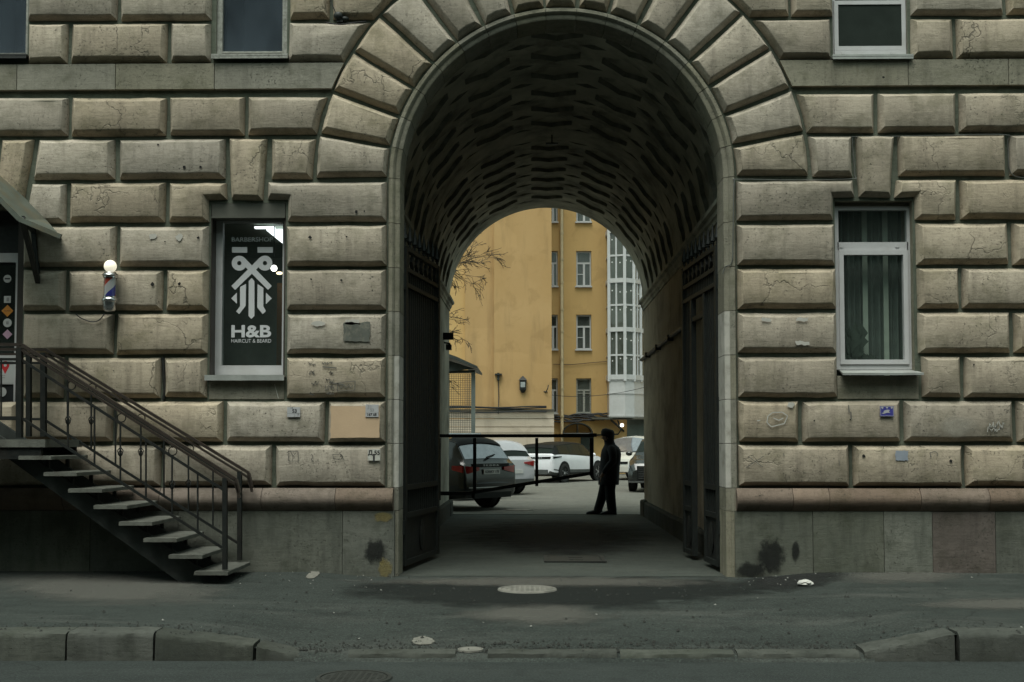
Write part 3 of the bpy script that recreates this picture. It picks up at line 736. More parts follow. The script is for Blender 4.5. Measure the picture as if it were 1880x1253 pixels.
pane(gx0, gx1, gz0, gz1, fy, w)
room(-4.75, -2.15, 1.6, 4.33, 0.43, 5.0, ROOMW, w)
DY = fy - 0.004
def WP(zx, zy):                                       # a point of the lettering, measured on an enlarged crop
    p = P(370 + zx / 3.48, 360 + zy / 3.48, DY); return (p.x, p.z)
def flat(name, polys, m, parent, y, t=0.0015, holes=None):
    mb = MB()
    for i, po in enumerate(polys):
        hs = holes[i] if holes and i < len(holes) and holes[i] else []
        vs, fs = polyfill(po, hs); mb.add([(x, y, z) for x, z in vs], fs)
    return mb.build(name, m, parent)
circ = lambda cx, cy, r, n=28: [(cx + r * cos(2 * pi * k / n), cy + r * sin(2 * pi * k / n)) for k in range(n)]
polys = [[(195, 327), (292, 327), (292, 363), (195, 363)], [(358, 327), (456, 327), (456, 363), (358, 363)],
         [(302, 545), (320, 525), (338, 545), (338, 768), (318, 786), (300, 768)],
         [(246, 582), (284, 563), (282, 702), (241, 755), (221, 738), (246, 706)], [(358, 563), (395, 588), (395, 706), (411, 736), (391, 756), (356, 712)],
         [(190, 655), (226, 618), (226, 690)], [(411, 618), (449, 655), (411, 692)]]
for po in polys: flat('logo_shape', [[WP(*q) for q in po]], VINYL, w, DY)
ring_l = circ(241, 430, 48); ring_r = circ(405, 430, 48)
flat('scissor_ring', [[WP(*q) for q in ring_l]], VINYL, w, DY - 0.0004, holes=[[[WP(*q) for q in circ(241, 430, 14, 14)]]])
flat('scissor_ring', [[WP(*q) for q in ring_r]], VINYL, w, DY - 0.0004, holes=[[[WP(*q) for q in circ(405, 430, 14, 14)]]])
flat('scissor_blade', [[WP(*q) for q in ((274, 395), (449, 576), (425, 601), (262, 434), (252, 478), (240, 478), (283, 440), (258, 470))[:3]] + [WP(262, 437), WP(276, 430)]], VINYL, w, DY - 0.0008)
flat('scissor_blade', [[WP(372, 395), WP(191, 576), WP(215, 601), WP(384, 437), WP(370, 430)]], VINYL, w, DY - 0.0012)
def text(name, s, cx, cz, width, y, m, parent, bold=0.0, height=None, face=None, extrude=0.0, rot=0.0):
    cu = bpy.data.curves.new(name, 'FONT'); cu.body = s; cu.align_x = 'CENTER'; cu.align_y = 'CENTER'; cu.offset = bold; cu.extrude = extrude; cu.resolution_u = 4
    tmp = bpy.data.objects.new(name, cu); COL.objects.link(tmp)
    dg = bpy.context.evaluated_depsgraph_get(); me = bpy.data.meshes.new_from_object(tmp.evaluated_get(dg))
    bpy.data.objects.remove(tmp); bpy.data.curves.remove(cu)
    xs = [v.co.x for v in me.vertices]; ys = [v.co.y for v in me.vertices]
    sx = width / (max(xs) - min(xs)); sy = height / (max(ys) - min(ys)) if height else sx
    mx, my = (max(xs) + min(xs)) / 2, (max(ys) + min(ys)) / 2
    for v in me.vertices: v.co.x = (v.co.x - mx) * sx; v.co.y = (v.co.y - my) * sy; v.co.z *= sx
    me.materials.clear(); me.materials.append(m)
    o = bpy.data.objects.new(name, me); COL.objects.link(o); o.parent = parent
    if face: o.matrix_local = face
    else: o.location = (cx, y, cz); o.rotation_euler = (radians(90), rot, 0)
    return o
def wtext(s, zx0, zx1, zy0, zy1, bold):
    a = WP(zx0, zy0); b = WP(zx1, zy1)
    text('lettering', s, (a[0] + b[0]) / 2, (a[1] + b[1]) / 2, b[0] - a[0], DY - 0.001, VINYL, w, bold, abs(a[1] - b[1]))
wtext('BARBERSHOP', 193, 456, 265, 292, 0.012); wtext('H&B', 191, 445, 826, 905, 0.032); wtext('HAIRCUT & BEARD', 191, 445, 915, 938, 0.0)
# right lower window
w = tag(empty('window', parent=B), 'tall white framed window with green striped curtains')
x0, x1, z0, z1 = OP_RIGHT; fy = 0.09
fx0, fx1 = X(1539, 3.0, fy), X(1669, 3.0, fy); ft = Z(379, 1605, fy); fb = Z(679, 1605, fy); tb0, tb1 = Z(460, 1605, fy), Z(445, 1605, fy)
mb = MB(); frame_rect(mb, fx0 - 0.03, fx1 + 0.03, fb, ft, 0.042, fy, fy + 0.07, wb=0.06); mb.box(fx0, fx1, fy, fy + 0.07, tb0, tb1)
frame_rect(mb, fx0 + 0.012, fx1 - 0.012, fb + 0.06, tb0 - 0.002, 0.05, fy - 0.018, fy + 0.05)
for px in (1549, 1653): mb.box(X(px, 3.3) - 0.02, X(px, 3.3) + 0.02, fy - 0.008, fy, tb0 + 0.03, tb0 + 0.065)
mb.build('frame', WHITEPVC, w)
pane(fx0, fx1, tb1, ft, fy + 0.03, w); pane(fx0, fx1, fb, tb0, fy + 0.032, w)
mb = MB(); sx0, sx1 = X(1540, z0), X(1687, z0)
mb.rings([[(sx0 + 0.03, 0.09, fb - 0.005), (sx1 - 0.03, 0.09, fb - 0.005), (sx1 - 0.03, 0.09, fb - 0.02), (sx0 + 0.03, 0.09, fb - 0.02)], [(sx0, -0.16, fb - 0.05), (sx1, -0.16, fb - 0.05), (sx1, -0.16, fb - 0.075), (sx0, -0.16, fb - 0.075)]])
mb.build('sill', TINSILL, w)
room(x0 - 0.3, x1 + 0.3, z0 - 0.2, z1 + 0.2, 0.43, 2.2, DARKROOM, w)
mb = MB(); cy = 0.40; n = 90; xa, xb = x0 - 0.02, x1 + 0.02
pts = [(xa + (xb - xa) * i / n, cy + 0.035 * sin(i * 0.9) + 0.02 * sin(i * 0.37)) for i in range(n + 1)]
for (a, b) in zip(pts[:-1], pts[1:]): mb.quad((a[0], a[1], z0 - 0.1), (b[0], b[1], z0 - 0.1), (b[0], b[1], z1 + 0.1), (a[0], a[1], z1 + 0.1))
mb.build('curtain', CURTAIN, w, smooth=60, fix=False)
for px in (1589, 1627):
    mb = MB(); xc = X(px, 3, 0.33); mb.box(xc - 0.028, xc + 0.028, 0.33, 0.345, z0, z1); mb.build('curtain_strip', SHEER, w)
mb = MB()
for k in range(110):
    bx, bz = X(1563 + random.uniform(-16, 45), 2.4), z0 + 0.03
    h = random.uniform(0.06, 0.6) * (1 if bx < X(1585, 2.4) else 0.4); dx = random.uniform(-0.1, 0.1); wv = 0.009
    mb.add([(bx - wv, 0.25, bz + h * 0.4), (bx + wv, 0.26, bz + h * 0.4), (bx + dx, 0.22, bz + h), (bx + dx * 1.6 + 0.03, 0.2, bz + h * 0.8)], [(0, 1, 2), (1, 3, 2)])
mb.build('window_plant', mat('house_plant_leaf', (0.028, 0.042, 0.03), 0.6), w)
# upper windows
def upper(op, label, frame_m, glass_m, fw_, fy, px_glass, sill):
    w = tag(empty('window', parent=B), label); x0, x1, z0, z1 = op
    mb = MB(); frame_rect(mb, x0, x1, z0 + 0.03, z1, fw_, fy, fy + 0.08); mb.box(x0 + fw_, x1 - fw_, fy - 0.01, fy + 0.002, z0 + 0.03 + fw_ * 0.7, z0 + 0.03 + fw_)
    mb.build('frame', frame_m, w); pane(x0 + 0.01, x1 - 0.01, z0 + 0.05, z1, fy + 0.05, w, glass_m)
    mb = MB(); mb.box(x0 - 0.03, x1 + 0.03, -0.10, fy, z0 - 0.005, z0 + 0.022); mb.box(x0 - 0.03, x1 + 0.03, -0.10, -0.092, z0 - 0.03, z0); mb.build('sill', sill, w)
    room(x0 - 0.1, x1 + 0.1, z0 - 0.1, z1 + 0.1, 0.43, 1.6, DARKROOM, w); return w
upper(OP_UL, 'bluish upper window in a peeling wooden frame', OLDWOOD, GLASSD, 0.06, 0.03, None, OLDWOOD)
upper(OP_UFL, 'bluish upper window cut by the left edge', OLDWOOD, GLASSD, 0.05, 0.06, None, IRON2)
w = upper(OP_UR, 'upper window with a white plastic frame and insect screen', WHITEPVC, GLASS, 0.045, 0.06, None, TINSILL)
mb = MB(); xa, xb = X(1531, 6.2, 0.05), X(1662, 6.2, 0.05); za, zt = Z(93, 1600, 0.05), Z(2, 1600, 0.05)
frame_rect(mb, xa, xb, za, zt, 0.045, 0.035, 0.058); mb.box(xa, xb, 0.03, 0.058, za - 0.07, za - 0.004)
for px in (1549, 1640): mb.box(X(px, 5.8) - 0.02, X(px, 5.8) + 0.02, 0.02, 0.03, za - 0.05, za - 0.025)
mb.build('screen_frame', WHITEPVC, w)
mb = MB(); mb.quad((xa + 0.04, 0.045, za + 0.04), (xb - 0.04, 0.045, za + 0.04), (xb - 0.04, 0.045, zt - 0.04), (xa + 0.04, 0.045, zt - 0.04)); mb.build('insect_screen', mat('dark_mesh', (0.026, 0.033, 0.029), 0.9, spec=0.05), w)

# --- barbershop door
d = tag(empty('door', parent=B), 'white framed glass door with round stickers'); x0, x1, z0, z1 = OP_DOOR; fy = 0.16
dz = lambda py: Z(py, 20, fy); dx = lambda px: X(px, 2.6, fy)
mb = MB(); frame_rect(mb, x0, dx(38), 1.53, dz(465), 0.07, fy, fy + 0.07); mb.box(x0, dx(38), fy - 0.004, fy + 0.06, dz(482), dz(466)); mb.box(x0, dx(29), fy - 0.01, fy + 0.05, dz(706), dz(650)); mb.box(dx(27.5), dx(33), fy - 0.012, fy + 0.05, 1.55, dz(482))
mb.build('frame', WHITEPVC, d)
mb = MB(); mb.box(x0, dx(28), fy + 0.01, fy + 0.03, 1.55, dz(706)); mb.build('kick_panel', mat('black_panel', (0.02, 0.022, 0.024), 0.4), d)
pane(x0, dx(28), dz(650), dz(482), fy + 0.02, d)
mb = MB(); mb.box(x0, x1, 0.25, 0.27, dz(465), z1); mb.build('transom_board', IRON, d)
mb = MB(); mb.box(dx(38), x1, 0.05, fy + 0.05, z0, z1); mb.build('door_casing', BROWNF, d)
room(x0, x1, 1.5, 4.1, 0.43, 1.5, DARKROOM, d)
def sticker(px, py, r, kind, m, y=fy - 0.013):
    p = P(px, py, fy); n = 24 if kind == 'round' else 4
    pts = [(p.x + r * cos(2 * pi * k / n + (0 if kind != 'square' else pi / 4)), p.z + r * sin(2 * pi * k / n + (0 if kind != 'square' else pi / 4))) for k in range(n)]
    return flat('sticker', [pts], m, d, fy + 0.008 if py < 650 else fy + 0.002)
SW = mat('white_sticker', (0.45, 0.46, 0.45), 0.6, var=0.08); SO = mat('orange_sticker', (0.48, 0.19, 0.02), 0.6); SP = mat('pink_sticker', (0.45, 0.28, 0.38), 0.6)
def sink(px, py, pts, m=INK):
    p = P(px, py, fy); return flat('sticker_print', [[(p.x + a, p.z + b) for a, b in po] for po in pts], m, d, fy + 0.0065 if py < 650 else fy)
bar_ = lambda x, z, w, h: [(x - w / 2, z - h / 2), (x + w / 2, z - h / 2), (x + w / 2, z + h / 2), (x - w / 2, z + h / 2)]
sticker(13, 512, 0.045, 'round', SW); sink(13, 512, [bar_(0, 0, 0.06, 0.016)])
sticker(13, 550, 0.055, 'square', SW); sink(13, 550, [bar_(0.005, 0, 0.03, 0.045)], mat('grey_print', (0.25, 0.25, 0.25), 0.7))
sticker(13, 571, 0.068, 'diamond', SO); text('sticker_print', 'CAUTION', P(13, 571, fy).x, P(13, 571, fy).z, 0.075, fy + 0.0065, INK, d, 0.02)
sticker(13, 593, 0.049, 'round', SW); sink(13, 593, [bar_(0, 0, 0.03, 0.035)], MATS['grey_print'])
sticker(13, 614, 0.056, 'diamond', SP)
p0, p1 = P(-30, 705, fy), P(28.5, 662, fy)
flat('poster', [[(p0.x, p0.z), (p1.x, p0.z), (p1.x, p1.z), (p0.x, p1.z)]], SW, d, fy - 0.0115)
pin = P(10.5, 671, fy); RED = mat('map_pin_red', (0.5, 0.02, 0.025), 0.5)
flat('map_pin', [[(pin.x + 0.047 * cos(a), pin.z + 0.047 * sin(a)) for a in [radians(-35 + 250 * k / 20) for k in range(21)]] + [(pin.x, pin.z - 0.10)]], RED, d, fy - 0.0125, holes=[[circ(pin.x, pin.z, 0.018, 14)]])
for (px, py, wd) in ((5, 690, 0.07), (5, 694, 0.06)): 
    q = P(px, py, fy); flat('poster_print', [bar_(q.x, q.z, wd, 0.007)], MATS['grey_print'], d, fy - 0.0125)
q = P(14, 664.5, fy); flat('poster_print', [bar_(q.x, q.z, 0.13, 0.008)], MATS['grey_print'], d, fy - 0.0125)
sticker(3, 720, 0.055, 'round', SW)

# ================================================================== THE HOUSE ACROSS THE STREET (behind the camera; it shades the street and shows in the panes)
t = thing('street_house', 'plain grey plaster house standing across the street from the arch', 'building', (0, -19, 0))
FAC = mat('grey_street_plaster', (0.085, 0.088, 0.075), 0.9, var=0.2, scale=0.5)
mb = MB(); mb.box(-45, 45, -10, 0, -0.3, 14.5); mb.build('wall', FAC, t)
mb = MB(); mb.box(-45.3, 45.3, -10.3, 0.5, 14.51, 14.9); mb.build('roof', IRON2, t)
mb = MB(); mb.box(-45, 45, 0.003, 3.2, -0.3, -0.04); mb.build('far_pavement', KERB, t)
for zf_ in (1.4, 4.9, 8.2, 11.4):
    for k in range(-9, 10):
        mb = MB(); mb.box(k * 2.6 - 0.6, k * 2.6 + 0.6, 0.003, 0.03, zf_, zf_ + 1.9); mb.build('window', DARKROOM, t)
# ================================================================== MARKS, PATCHES AND FIXTURES ON THE FACADE
YM = YF - 0.0115
def ragged(px0, px1, py0, py1, n=9, amp=2.0):
    pts = []
    for (ax, ay, bx_, by) in ((px0, py1, px1, py1), (px1, py1, px1, py0), (px1, py0, px0, py0), (px0, py0, px0, py1)):
        for k in range(n):
            t = k / n; q = P(ax + (bx_ - ax) * t + random.uniform(-amp, amp), ay + (by - ay) * t + random.uniform(-amp, amp), YM); pts.append((q.x, q.z))
    return pts
GREYP = mat('dark_grey_paint', (0.10, 0.105, 0.09), 0.9, var=0.2, scale=12, dirt=((0.25, 0.23, 0.18), 14, 0.6))
FILLER = mat('pale_filler', (0.44, 0.42, 0.38), 0.9, var=0.1)
BLUEP = mat('faded_blue_paint', (0.26, 0.29, 0.34), 0.9, var=0.12, scale=10)
GREYPT = mat('pale_grey_paint', (0.33, 0.32, 0.29), 0.9, var=0.12, scale=8)
MOSS = decal('ochre_paint_stain', (0.24, 0.19, 0.07), 0.14, 0.5, 12.0, amp=0.6)
SPRAY = decal('black_spray_paint', (0.012, 0.013, 0.013), 0.22, 0.68, 11.0, amp=0.7)
def patch(name, m, *a, **k): return flat(name, [ragged(*a, **k)], m, B, YM)
def flatp(name, polys_px, m, parent, y, holes=None):
    return flat(name, [[(P(a, b, y).x, P(a, b, y).z) for a, b in po] for po in polys_px], m, parent, y)
patch('paint_patch', GREYP, 630, 679, 592, 627, amp=1.5)
patch('filler_patch', FILLER, 634, 660, 588, 596, n=6, amp=1.2)
flatp('filler_patch', [[(571 + 13 * (1 + cos(a)), 594.5 - 5 * sin(a) + random.uniform(-.8, .8)) for a in [2 * pi * k / 18 for k in range(18)]]], FILLER, B, YM)
patch('paint_patch', PEACH, 607, 697, 746, 804, amp=0.8)
patch('paint_patch', BLUEP, 1644, 1667, 828, 846, amp=0.8)
wall_decal_late = (1718, 1800, 757, 806)
patch('filler_patch', FILLER, 1461, 1486, 627, 634, n=6, amp=1.5); patch('filler_patch', FILLER, 1398, 1415, 584, 591, n=6, amp=1.4); patch('filler_patch', FILLER, 1462, 1484, 583, 590, n=6, amp=1.4)
for px, py in ((281, 434), (329, 436), (1452, 744)): flatp('filler_patch', [[(px + (7 + random.uniform(-2, 2)) * cos(2 * pi * k / 11), py + (6 + random.uniform(-2, 2)) * sin(2 * pi * k / 11)) for k in range(11)]], FILLER, B, YM)
HOLE = MB()
for px, py in ((569, 436), (636, 435), (571, 513), (627, 515), (338, 307), (368, 307), (290, 266), (654, 389), (669, 388), (1622, 142), (1495, 773), (1561, 771), (280, 522), (329, 522), (303, 444), (364, 437), (1788, 670), (1586, 838), (1746, 847)):
    q = P(px, py, YM); r = random.uniform(0.008, 0.02)
    HOLE.add([(q.x + r * (1 + random.uniform(-.3, .3)) * cos(2 * pi * k / 9), YM, q.z + r * (1 + random.uniform(-.3, .3)) * sin(2 * pi * k / 9)) for k in range(9)], [tuple(range(9))])
o = HOLE.build('drill_hole', mat('hole_black', (0.012, 0.012, 0.011), 1), B); o['kind'] = 'stuff'
def wall_decal(name, px0, px1, py0, py1, m, y):
    a, b = P(px0, py1, y), P(px1, py0, y); mb = MB(); mb.quad((a.x, y, a.z), (b.x, y, a.z), (b.x, y, b.z), (a.x, y, b.z))
    o = mb.build(name, m, B, fix=False); ul = o.data.uv_layers.new(name='UVMap')
    for lp, uv in zip(o.data.loops, ((0, 0), (1, 0), (1, 1), (0, 1))): ul.data[lp.index].uv = uv
    return o
YP = -0.0945
wall_decal('paint_patch', *wall_decal_late, decal('worn_pale_paint', (0.40, 0.375, 0.32), 0.3, 0.45, 6.0, amp=0.35), YM)
wall_decal('spray_stain', 1388, 1446, 980, 1062, SPRAY, YP); wall_decal('spray_stain', 1452, 1470, 990, 1034, SPRAY, YP - 0.0005); wall_decal('spray_stain', 1340, 1416, 1028, 1066, SPRAY, YP - 0.001)
wall_decal('spray_stain', 664, 716, 984, 1040, SPRAY, YP); wall_decal('ochre_stain', 682, 726, 938, 962, MOSS, YP - 0.0005); wall_decal('ochre_stain', 690, 724, 1022, 1064, MOSS, YP - 0.001)
def scribble(paths, m=None, wd=0.0035, name='graffiti_line', y=YM):
    for pts in paths:
        mb = MB(); q = [P(a, b, y) for a, b in pts]
        for a, b in zip(q[:-1], q[1:]):
            d = Vector((b.x - a.x, b.z - a.z)); 
            if d.length < 1e-5: continue
            nrm = Vector((-d.y, d.x)).normalized() * wd
            mb.quad((a.x - nrm.x, y, a.z - nrm.y), (b.x - nrm.x, y, b.z - nrm.y), (b.x + nrm.x, y, b.z + nrm.y), (a.x + nrm.x, y, a.z + nrm.y))
        mb.build(name, m or GINK, B, fix=False)
GINK = mat('faded_marker', (0.12, 0.115, 0.10), 0.9); GINK2 = mat('faded_chalk', (0.42, 0.41, 0.38), 0.9)
def tagscrawl(px, py, w, h, n=14):
    p = []; x = px
    for k in range(n): p.append((px + w * k / n + random.uniform(-2, 2), py + random.uniform(-h, h)))
    return p
for (px, py, w_, h_) in ((566, 669, 14, 3), (568, 684, 10, 4), (592, 667, 20, 3.5), (605, 685, 6, 3), (570, 704, 16, 4), (597, 700, 16, 5), (596, 712, 18, 5), (600, 722, 14, 3), (569, 723, 8, 3)): scribble([tagscrawl(px, py, w_, h_)])
scribble([[(620, 703), (652, 700), (651, 717), (619, 718), (620, 703), (626, 713), (631, 706), (635, 713), (640, 706), (643, 713), (648, 708)]]); scribble([[(604, 703), (630, 706)]], wd=0.007); scribble([[(592, 674), (618, 676)]], wd=0.007)
scribble([[(529, 829), (547, 829), (548, 847), (530, 847), (529, 829)], [(526, 832), (533, 828), (538, 838), (543, 832)]])
scribble([[(572, 834), (575, 840), (571, 844), (576, 848)], [(611, 835), (625, 834), (630, 839), (625, 845), (612, 843), (611, 835)], [(626, 834), (632, 846)]])
scribble([[(1373, 838), (1401, 858)], [(1402, 838), (1370, 859)], [(1709, 838), (1707, 832), (1716, 829), (1722, 833), (1720, 838)], [(1711, 838), (1707, 839)], [(1540, 845), (1542, 855)], [(1438, 832), (1440, 838)]])
scribble([[(1410, 764), (1418, 758), (1436, 757), (1446, 764), (1440, 778), (1416, 784), (1408, 776), (1410, 764)], [(1390, 773), (1396, 772)], [(1420, 768), (1430, 772), (1438, 768)]], m=GINK2, wd=0.005)
scribble([[(504, 706), (509, 724), (511, 732)]], m=GINK2, y=-0.0135)
scribble([tagscrawl(1816, 780, 30, 8, 22), tagscrawl(1814, 788, 24, 6, 18)], m=GINK2)
for (px, py) in ((1558, 744), (1562, 756)): scribble([[(px, py), (px + 1, py + 14)]], wd=0.006)

# --- address plates
def plate(label, px0, px1, py0, py1, col, cat='address plate', group=None, name='address_plate'):
    c = P((px0 + px1) / 2, (py0 + py1) / 2, YM - 0.01); a, b = P(px0, py1, YM - 0.01), P(px1, py0, YM - 0.01)
    t = thing(name, label, cat, (c.x, YM - 0.004, c.z), group=group); hw, hh = (b.x - a.x) / 2, (b.z - a.z) / 2
    mb = MB(); mb.box(-hw, hw, -0.006, 0.004, -hh, hh); mb.build('plate', col, t); return t, hw, hh
PLW = mat('white_enamel', (0.40, 0.40, 0.41), 0.5, var=0.1, scale=20); PLB = mat('blue_enamel', (0.045, 0.045, 0.24), 0.5, var=0.15, scale=30)
t, hw, hh = plate('small white metal address plate left of the peach patch', 527, 551, 748, 766, PLW)
text('numerals', '53', 0.01, 0.012, 0.05, -0.0075, INK, t, 0.03); text('numerals', '11', -0.02, 0.045, 0.02, -0.0075, INK, t, 0.02); text('numerals', '1.7', 0.035, -0.035, 0.05, -0.0075, MATS['grey_print'], t); 
mb = MB(); mb.box(-hw, hw, -0.0072, -0.006, -0.015, -0.012); mb.build('dividing_line', MATS['grey_print'], t)
t, hw, hh = plate('small white metal address plate on the corner of the peach patch', 671, 695, 743, 766, PLW)
text('numerals', '53', 0.0, 0.008, 0.04, -0.0075, MATS['grey_print'], t, 0.02); text('numerals', '167 68', 0.0, -0.042, 0.10, -0.0075, INK, t, 0.03); text('numerals', '31', -0.03, 0.04, 0.04, -0.0075, MATS['grey_print'], t)
mb = MB(); mb.box(-hw, hw, -0.0072, -0.006, -0.024, -0.022); mb.build('dividing_line', MATS['grey_print'], t)
t, hw, hh = plate('white painted square reading D 55 over 1 low by the arch', 675, 698, 825, 846, mat('white_wall_paint', (0.47, 0.46, 0.42), 0.9, var=0.1, dirt=((0.3, 0.28, 0.22), 30, 0.6)), 'painted number', name='painted_number')
text('numerals', 'Д.55', 0.0, 0.02, 0.13, -0.0075, INK, t, 0.03); text('numerals', '1', 0.0, -0.035, 0.02, -0.0075, INK, t, 0.04)
t, hw, hh = plate('small blue enamel plate with white marks right of the arch', 1616, 1641, 746, 765, PLB, 'plate', name='enamel_plate')
mb = MB(); frame_rect(mb, -hw + 0.004, hw - 0.004, -hh + 0.004, hh - 0.004, 0.004, -0.0075, -0.006); mb.build('border', PLW, t)
for k, (x, z, r) in enumerate(((-0.05, 0.038, 0.014), (0.0, 0.042, 0.014), (0.05, 0.038, 0.014))):
    flat('white_mark', [[(x + r * random.uniform(.6, 1.1) * cos(2 * pi * i / 9), z + r * random.uniform(.6, 1.1) * sin(2 * pi * i / 9)) for i in range(9)]], PLW, t, -0.0075)
flat('white_mark', [[(-0.058, -0.022), (-0.04, -0.028), (0.0, -0.016), (0.035, -0.016), (0.02, -0.004), (0.03, 0.014), (0.008, 0.018), (-0.02, 0.012), (-0.04, 0.0), (-0.03, -0.008)]], PLW, t, -0.0075)

# --- barber pole
CHROME = mat('worn_chrome', (0.55, 0.55, 0.56), 0.25, metal=1.0, var=0.1)
bp_ = P(202, 525, -0.20); t = thing('barber_pole', 'barber pole with red white and blue stripes and a lit globe', 'barber pole', (bp_.x, -0.20, bp_.z))
m, tt, b = nodes('barber_stripes'); co = ncoord(tt); sep = N(tt, 'SeparateXYZ'); L(tt, co, sep.inputs[0])
ang = mth(tt, 'DIVIDE', mth(tt, 'ARCTAN2', sep.outputs[1], sep.outputs[0]), 2 * pi)
ph = mth(tt, 'FRACT', mth(tt, 'ADD', mth(tt, 'SUBTRACT', mth(tt, 'MULTIPLY', sep.outputs[2], 1 / 0.34), ang), 10.305))
col = mixc(tt, ramp(tt, ph, (0.332, 0.334, 0, 1)), (0.06, 0.07, 0.38), (0.72, 0.72, 0.73)); col = mixc(tt, ramp(tt, ph, (0.665, 0.667, 0, 1)), col, (0.62, 0.07, 0.035))
L(tt, col, b.inputs['Base Color']); b.inputs['Roughness'].default_value = 0.35
s_ = 1 / 168.0
mb = MB(); mb.lathe([(0.058, -0.125), (0.058, 0.085)], n=24); mb.build('striped_cylinder', m, t, smooth=40)
mb = MB(); mb.lathe([(0.066, -0.125), (0.066, 0.085)], n=24); mb.build('glass_tube', glass('clear_tube', (0.96, 0.96, 0.96), 0.6), t, smooth=40)
mb = MB(); mb.lathe([(0.001, 0.155), (0.03, 0.155), (0.06, 0.148), (0.075, 0.13), (0.082, 0.125), (0.086, 0.115), (0.082, 0.105), (0.074, 0.10), (0.074, 0.085), (0.001, 0.085)], n=24); mb.build('top_cap', CHROME, t, smooth=35)
mb = MB(); mb.lathe([(0.001, -0.12), (0.074, -0.12), (0.074, -0.135), (0.084, -0.145), (0.088, -0.16), (0.084, -0.175), (0.078, -0.18), (0.074, -0.22), (0.066, -0.262), (0.05, -0.28), (0.001, -0.285)], n=24); mb.build('bottom_cap', CHROME, t, smooth=35)
mb = MB(); mb.sphere((0, 0, 0.215), 0.068, 20); mb.build('globe', emis('lit_globe', (1.0, 0.93, 0.74), 0.32), t, smooth=60)
mb = MB(); mb.box(-0.03, 0.03, 0.05, 0.13, 0.10, 0.13); mb.box(-0.03, 0.03, 0.05, 0.13, -0.175, -0.145); mb.build('bracket', IRON, t)
def cable(name, label, pts, r=0.006, m=None, sub=6, group=None, cat='cable'):
    q = [Vector(p) for p in pts]; out = []
    for i in range(len(q) - 1):
        p0, p1, p2, p3 = q[max(i - 1, 0)], q[i], q[i + 1], q[min(i + 2, len(q) - 1)]
        for k in range(sub):
            u = k / sub; out.append(0.5 * ((2 * p1) + (p2 - p0) * u + (2 * p0 - 5 * p1 + 4 * p2 - p3) * u * u + (3 * p1 - p0 - 3 * p2 + p3) * u ** 3))
    out.append(q[-1]); mb = MB(); mb.tube(out, r, 6); o = mb.build(name, m or INK, smooth=60)
    return tag(o, label, cat, group)
cable('cable', 'thin drooping cable below the barber pole', [P(139, 577, -0.10), P(150, 585, -0.122), P(168, 591, -0.125), P(182, 588, -0.125), P(192, 576, -0.13)], 0.006)
GREYC = mat('grey_cable', (0.10, 0.105, 0.095), 0.7)
cable('cable', 'grey wire strung along the block joints right of the arch', [P(a, b, y) for a, b, y in ((1890, 326, -.05), (1866, 325, -.05), (1853, 310, -.03), (1850, 260, -.03), (1845, 248, -.05), (1740, 249, -.05), (1640, 251, -.05), (1572, 252, -.05), (1565, 258, -.04), (1569, 320, -.03), (1562, 329, -.05), (1450, 331, -.05), (1356, 330, -.05), (1348, 338, -.06), (1346, 420, -.06), (1344, 480, -.065), (1332, 490, -.03), (1327, 503, -.02))], 0.006, GREYC)
cable('cable', 'dark cable dropping to the junction box at the top of the arch', [P(604, -30, -.05), P(607, 0, -.08), P(614, 18, -.09), P(622, 32, -.09)], 0.006)
cable('cable', 'dark sagging cable in the joint left of the arch top', [P(597, 41, -.05), P(610, 44, -.07), P(626, 45, -.09), P(650, 42, -.08), P(672, 40, -.06)], 0.007)
c = P(622, 31, -0.05); t = thing('junction_box', 'small dark junction knot of cables left of the arch top', 'junction box', (c.x, c.y, c.z))
mb = MB(); mb.sphere((0, -0.03, 0.0), 0.055, 10, sq=(1, 0.7, 0.9)); mb.sphere((0.07, -0.02, -0.03), 0.035, 8, sq=(1.4, 0.7, 0.8)); mb.build('box', IRON, t, smooth=50)
mb = MB(); mb.box(-0.02, 0.05, -0.03, 0.04, -0.07, -0.04); mb.build('bracket', IRON, t)
cable('cable', 'short black cable hanging in the joint by the staircase', [P(300, 656, -.02), P(301, 690, -.02), P(303, 715, -.02), P(300, 735, -.02)], 0.02, IRON2)
# --- door canopy: folded sheet metal on brackets
CANM = mat('green_grey_canopy_sheet', (0.10, 0.115, 0.095), 0.5, metal=0.2, var=0.2, scale=4, dirt=((0.13, 0.095, 0.045), 3, 0.7))
t = thing('door_canopy', 'folded sheet metal canopy over the barbershop door', 'canopy', (-6.0, -0.5, 4.2))
YW, YN = -0.09, -0.95
prof_w = [P(a, b, YW) for a, b in ((-130, 190), (0, 322), (48, 366), (85, 404), (113, 437))]
prof_n = [P(a, b, YN) for a, b in ((-150, 245), (-40, 335), (0, 366), (36, 403), (112, 435))]
off = Vector((-6.0, -0.5, 4.2))
mb = MB()
for th in (0.0, -0.02):
    for i in range(4):
        a, b, c_, d_ = (Vector(p) - off + Vector((0, 0, th)) for p in (prof_w[i], prof_w[i + 1], prof_n[i + 1], prof_n[i])); mb.quad(a, b, c_, d_)
mb.build('roof_sheet', CANM, t, fix=False)
mb = MB()
for i in range(4): mb.bar(Vector(prof_n[i]) - off, Vector(prof_n[i + 1]) - off, 0.03, 0.05)
mb.build('edge_trim', CANM, t)
for k, px in enumerate((62, -120)):
    mb = MB(); w0, w1, n1 = P(px, 425, YW), P(px + 8, 518, YW), P(px - 22, 400, YN + 0.15)
    mb.bar(Vector(w0) - off, Vector(w1) - off, 0.05, 0.04); mb.bar(Vector(w1) - off, Vector(n1) - off, 0.05, 0.05); mb.bar(Vector(w0) - off, Vector(n1) - off, 0.05, 0.04); mb.build('bracket', IRON, t)

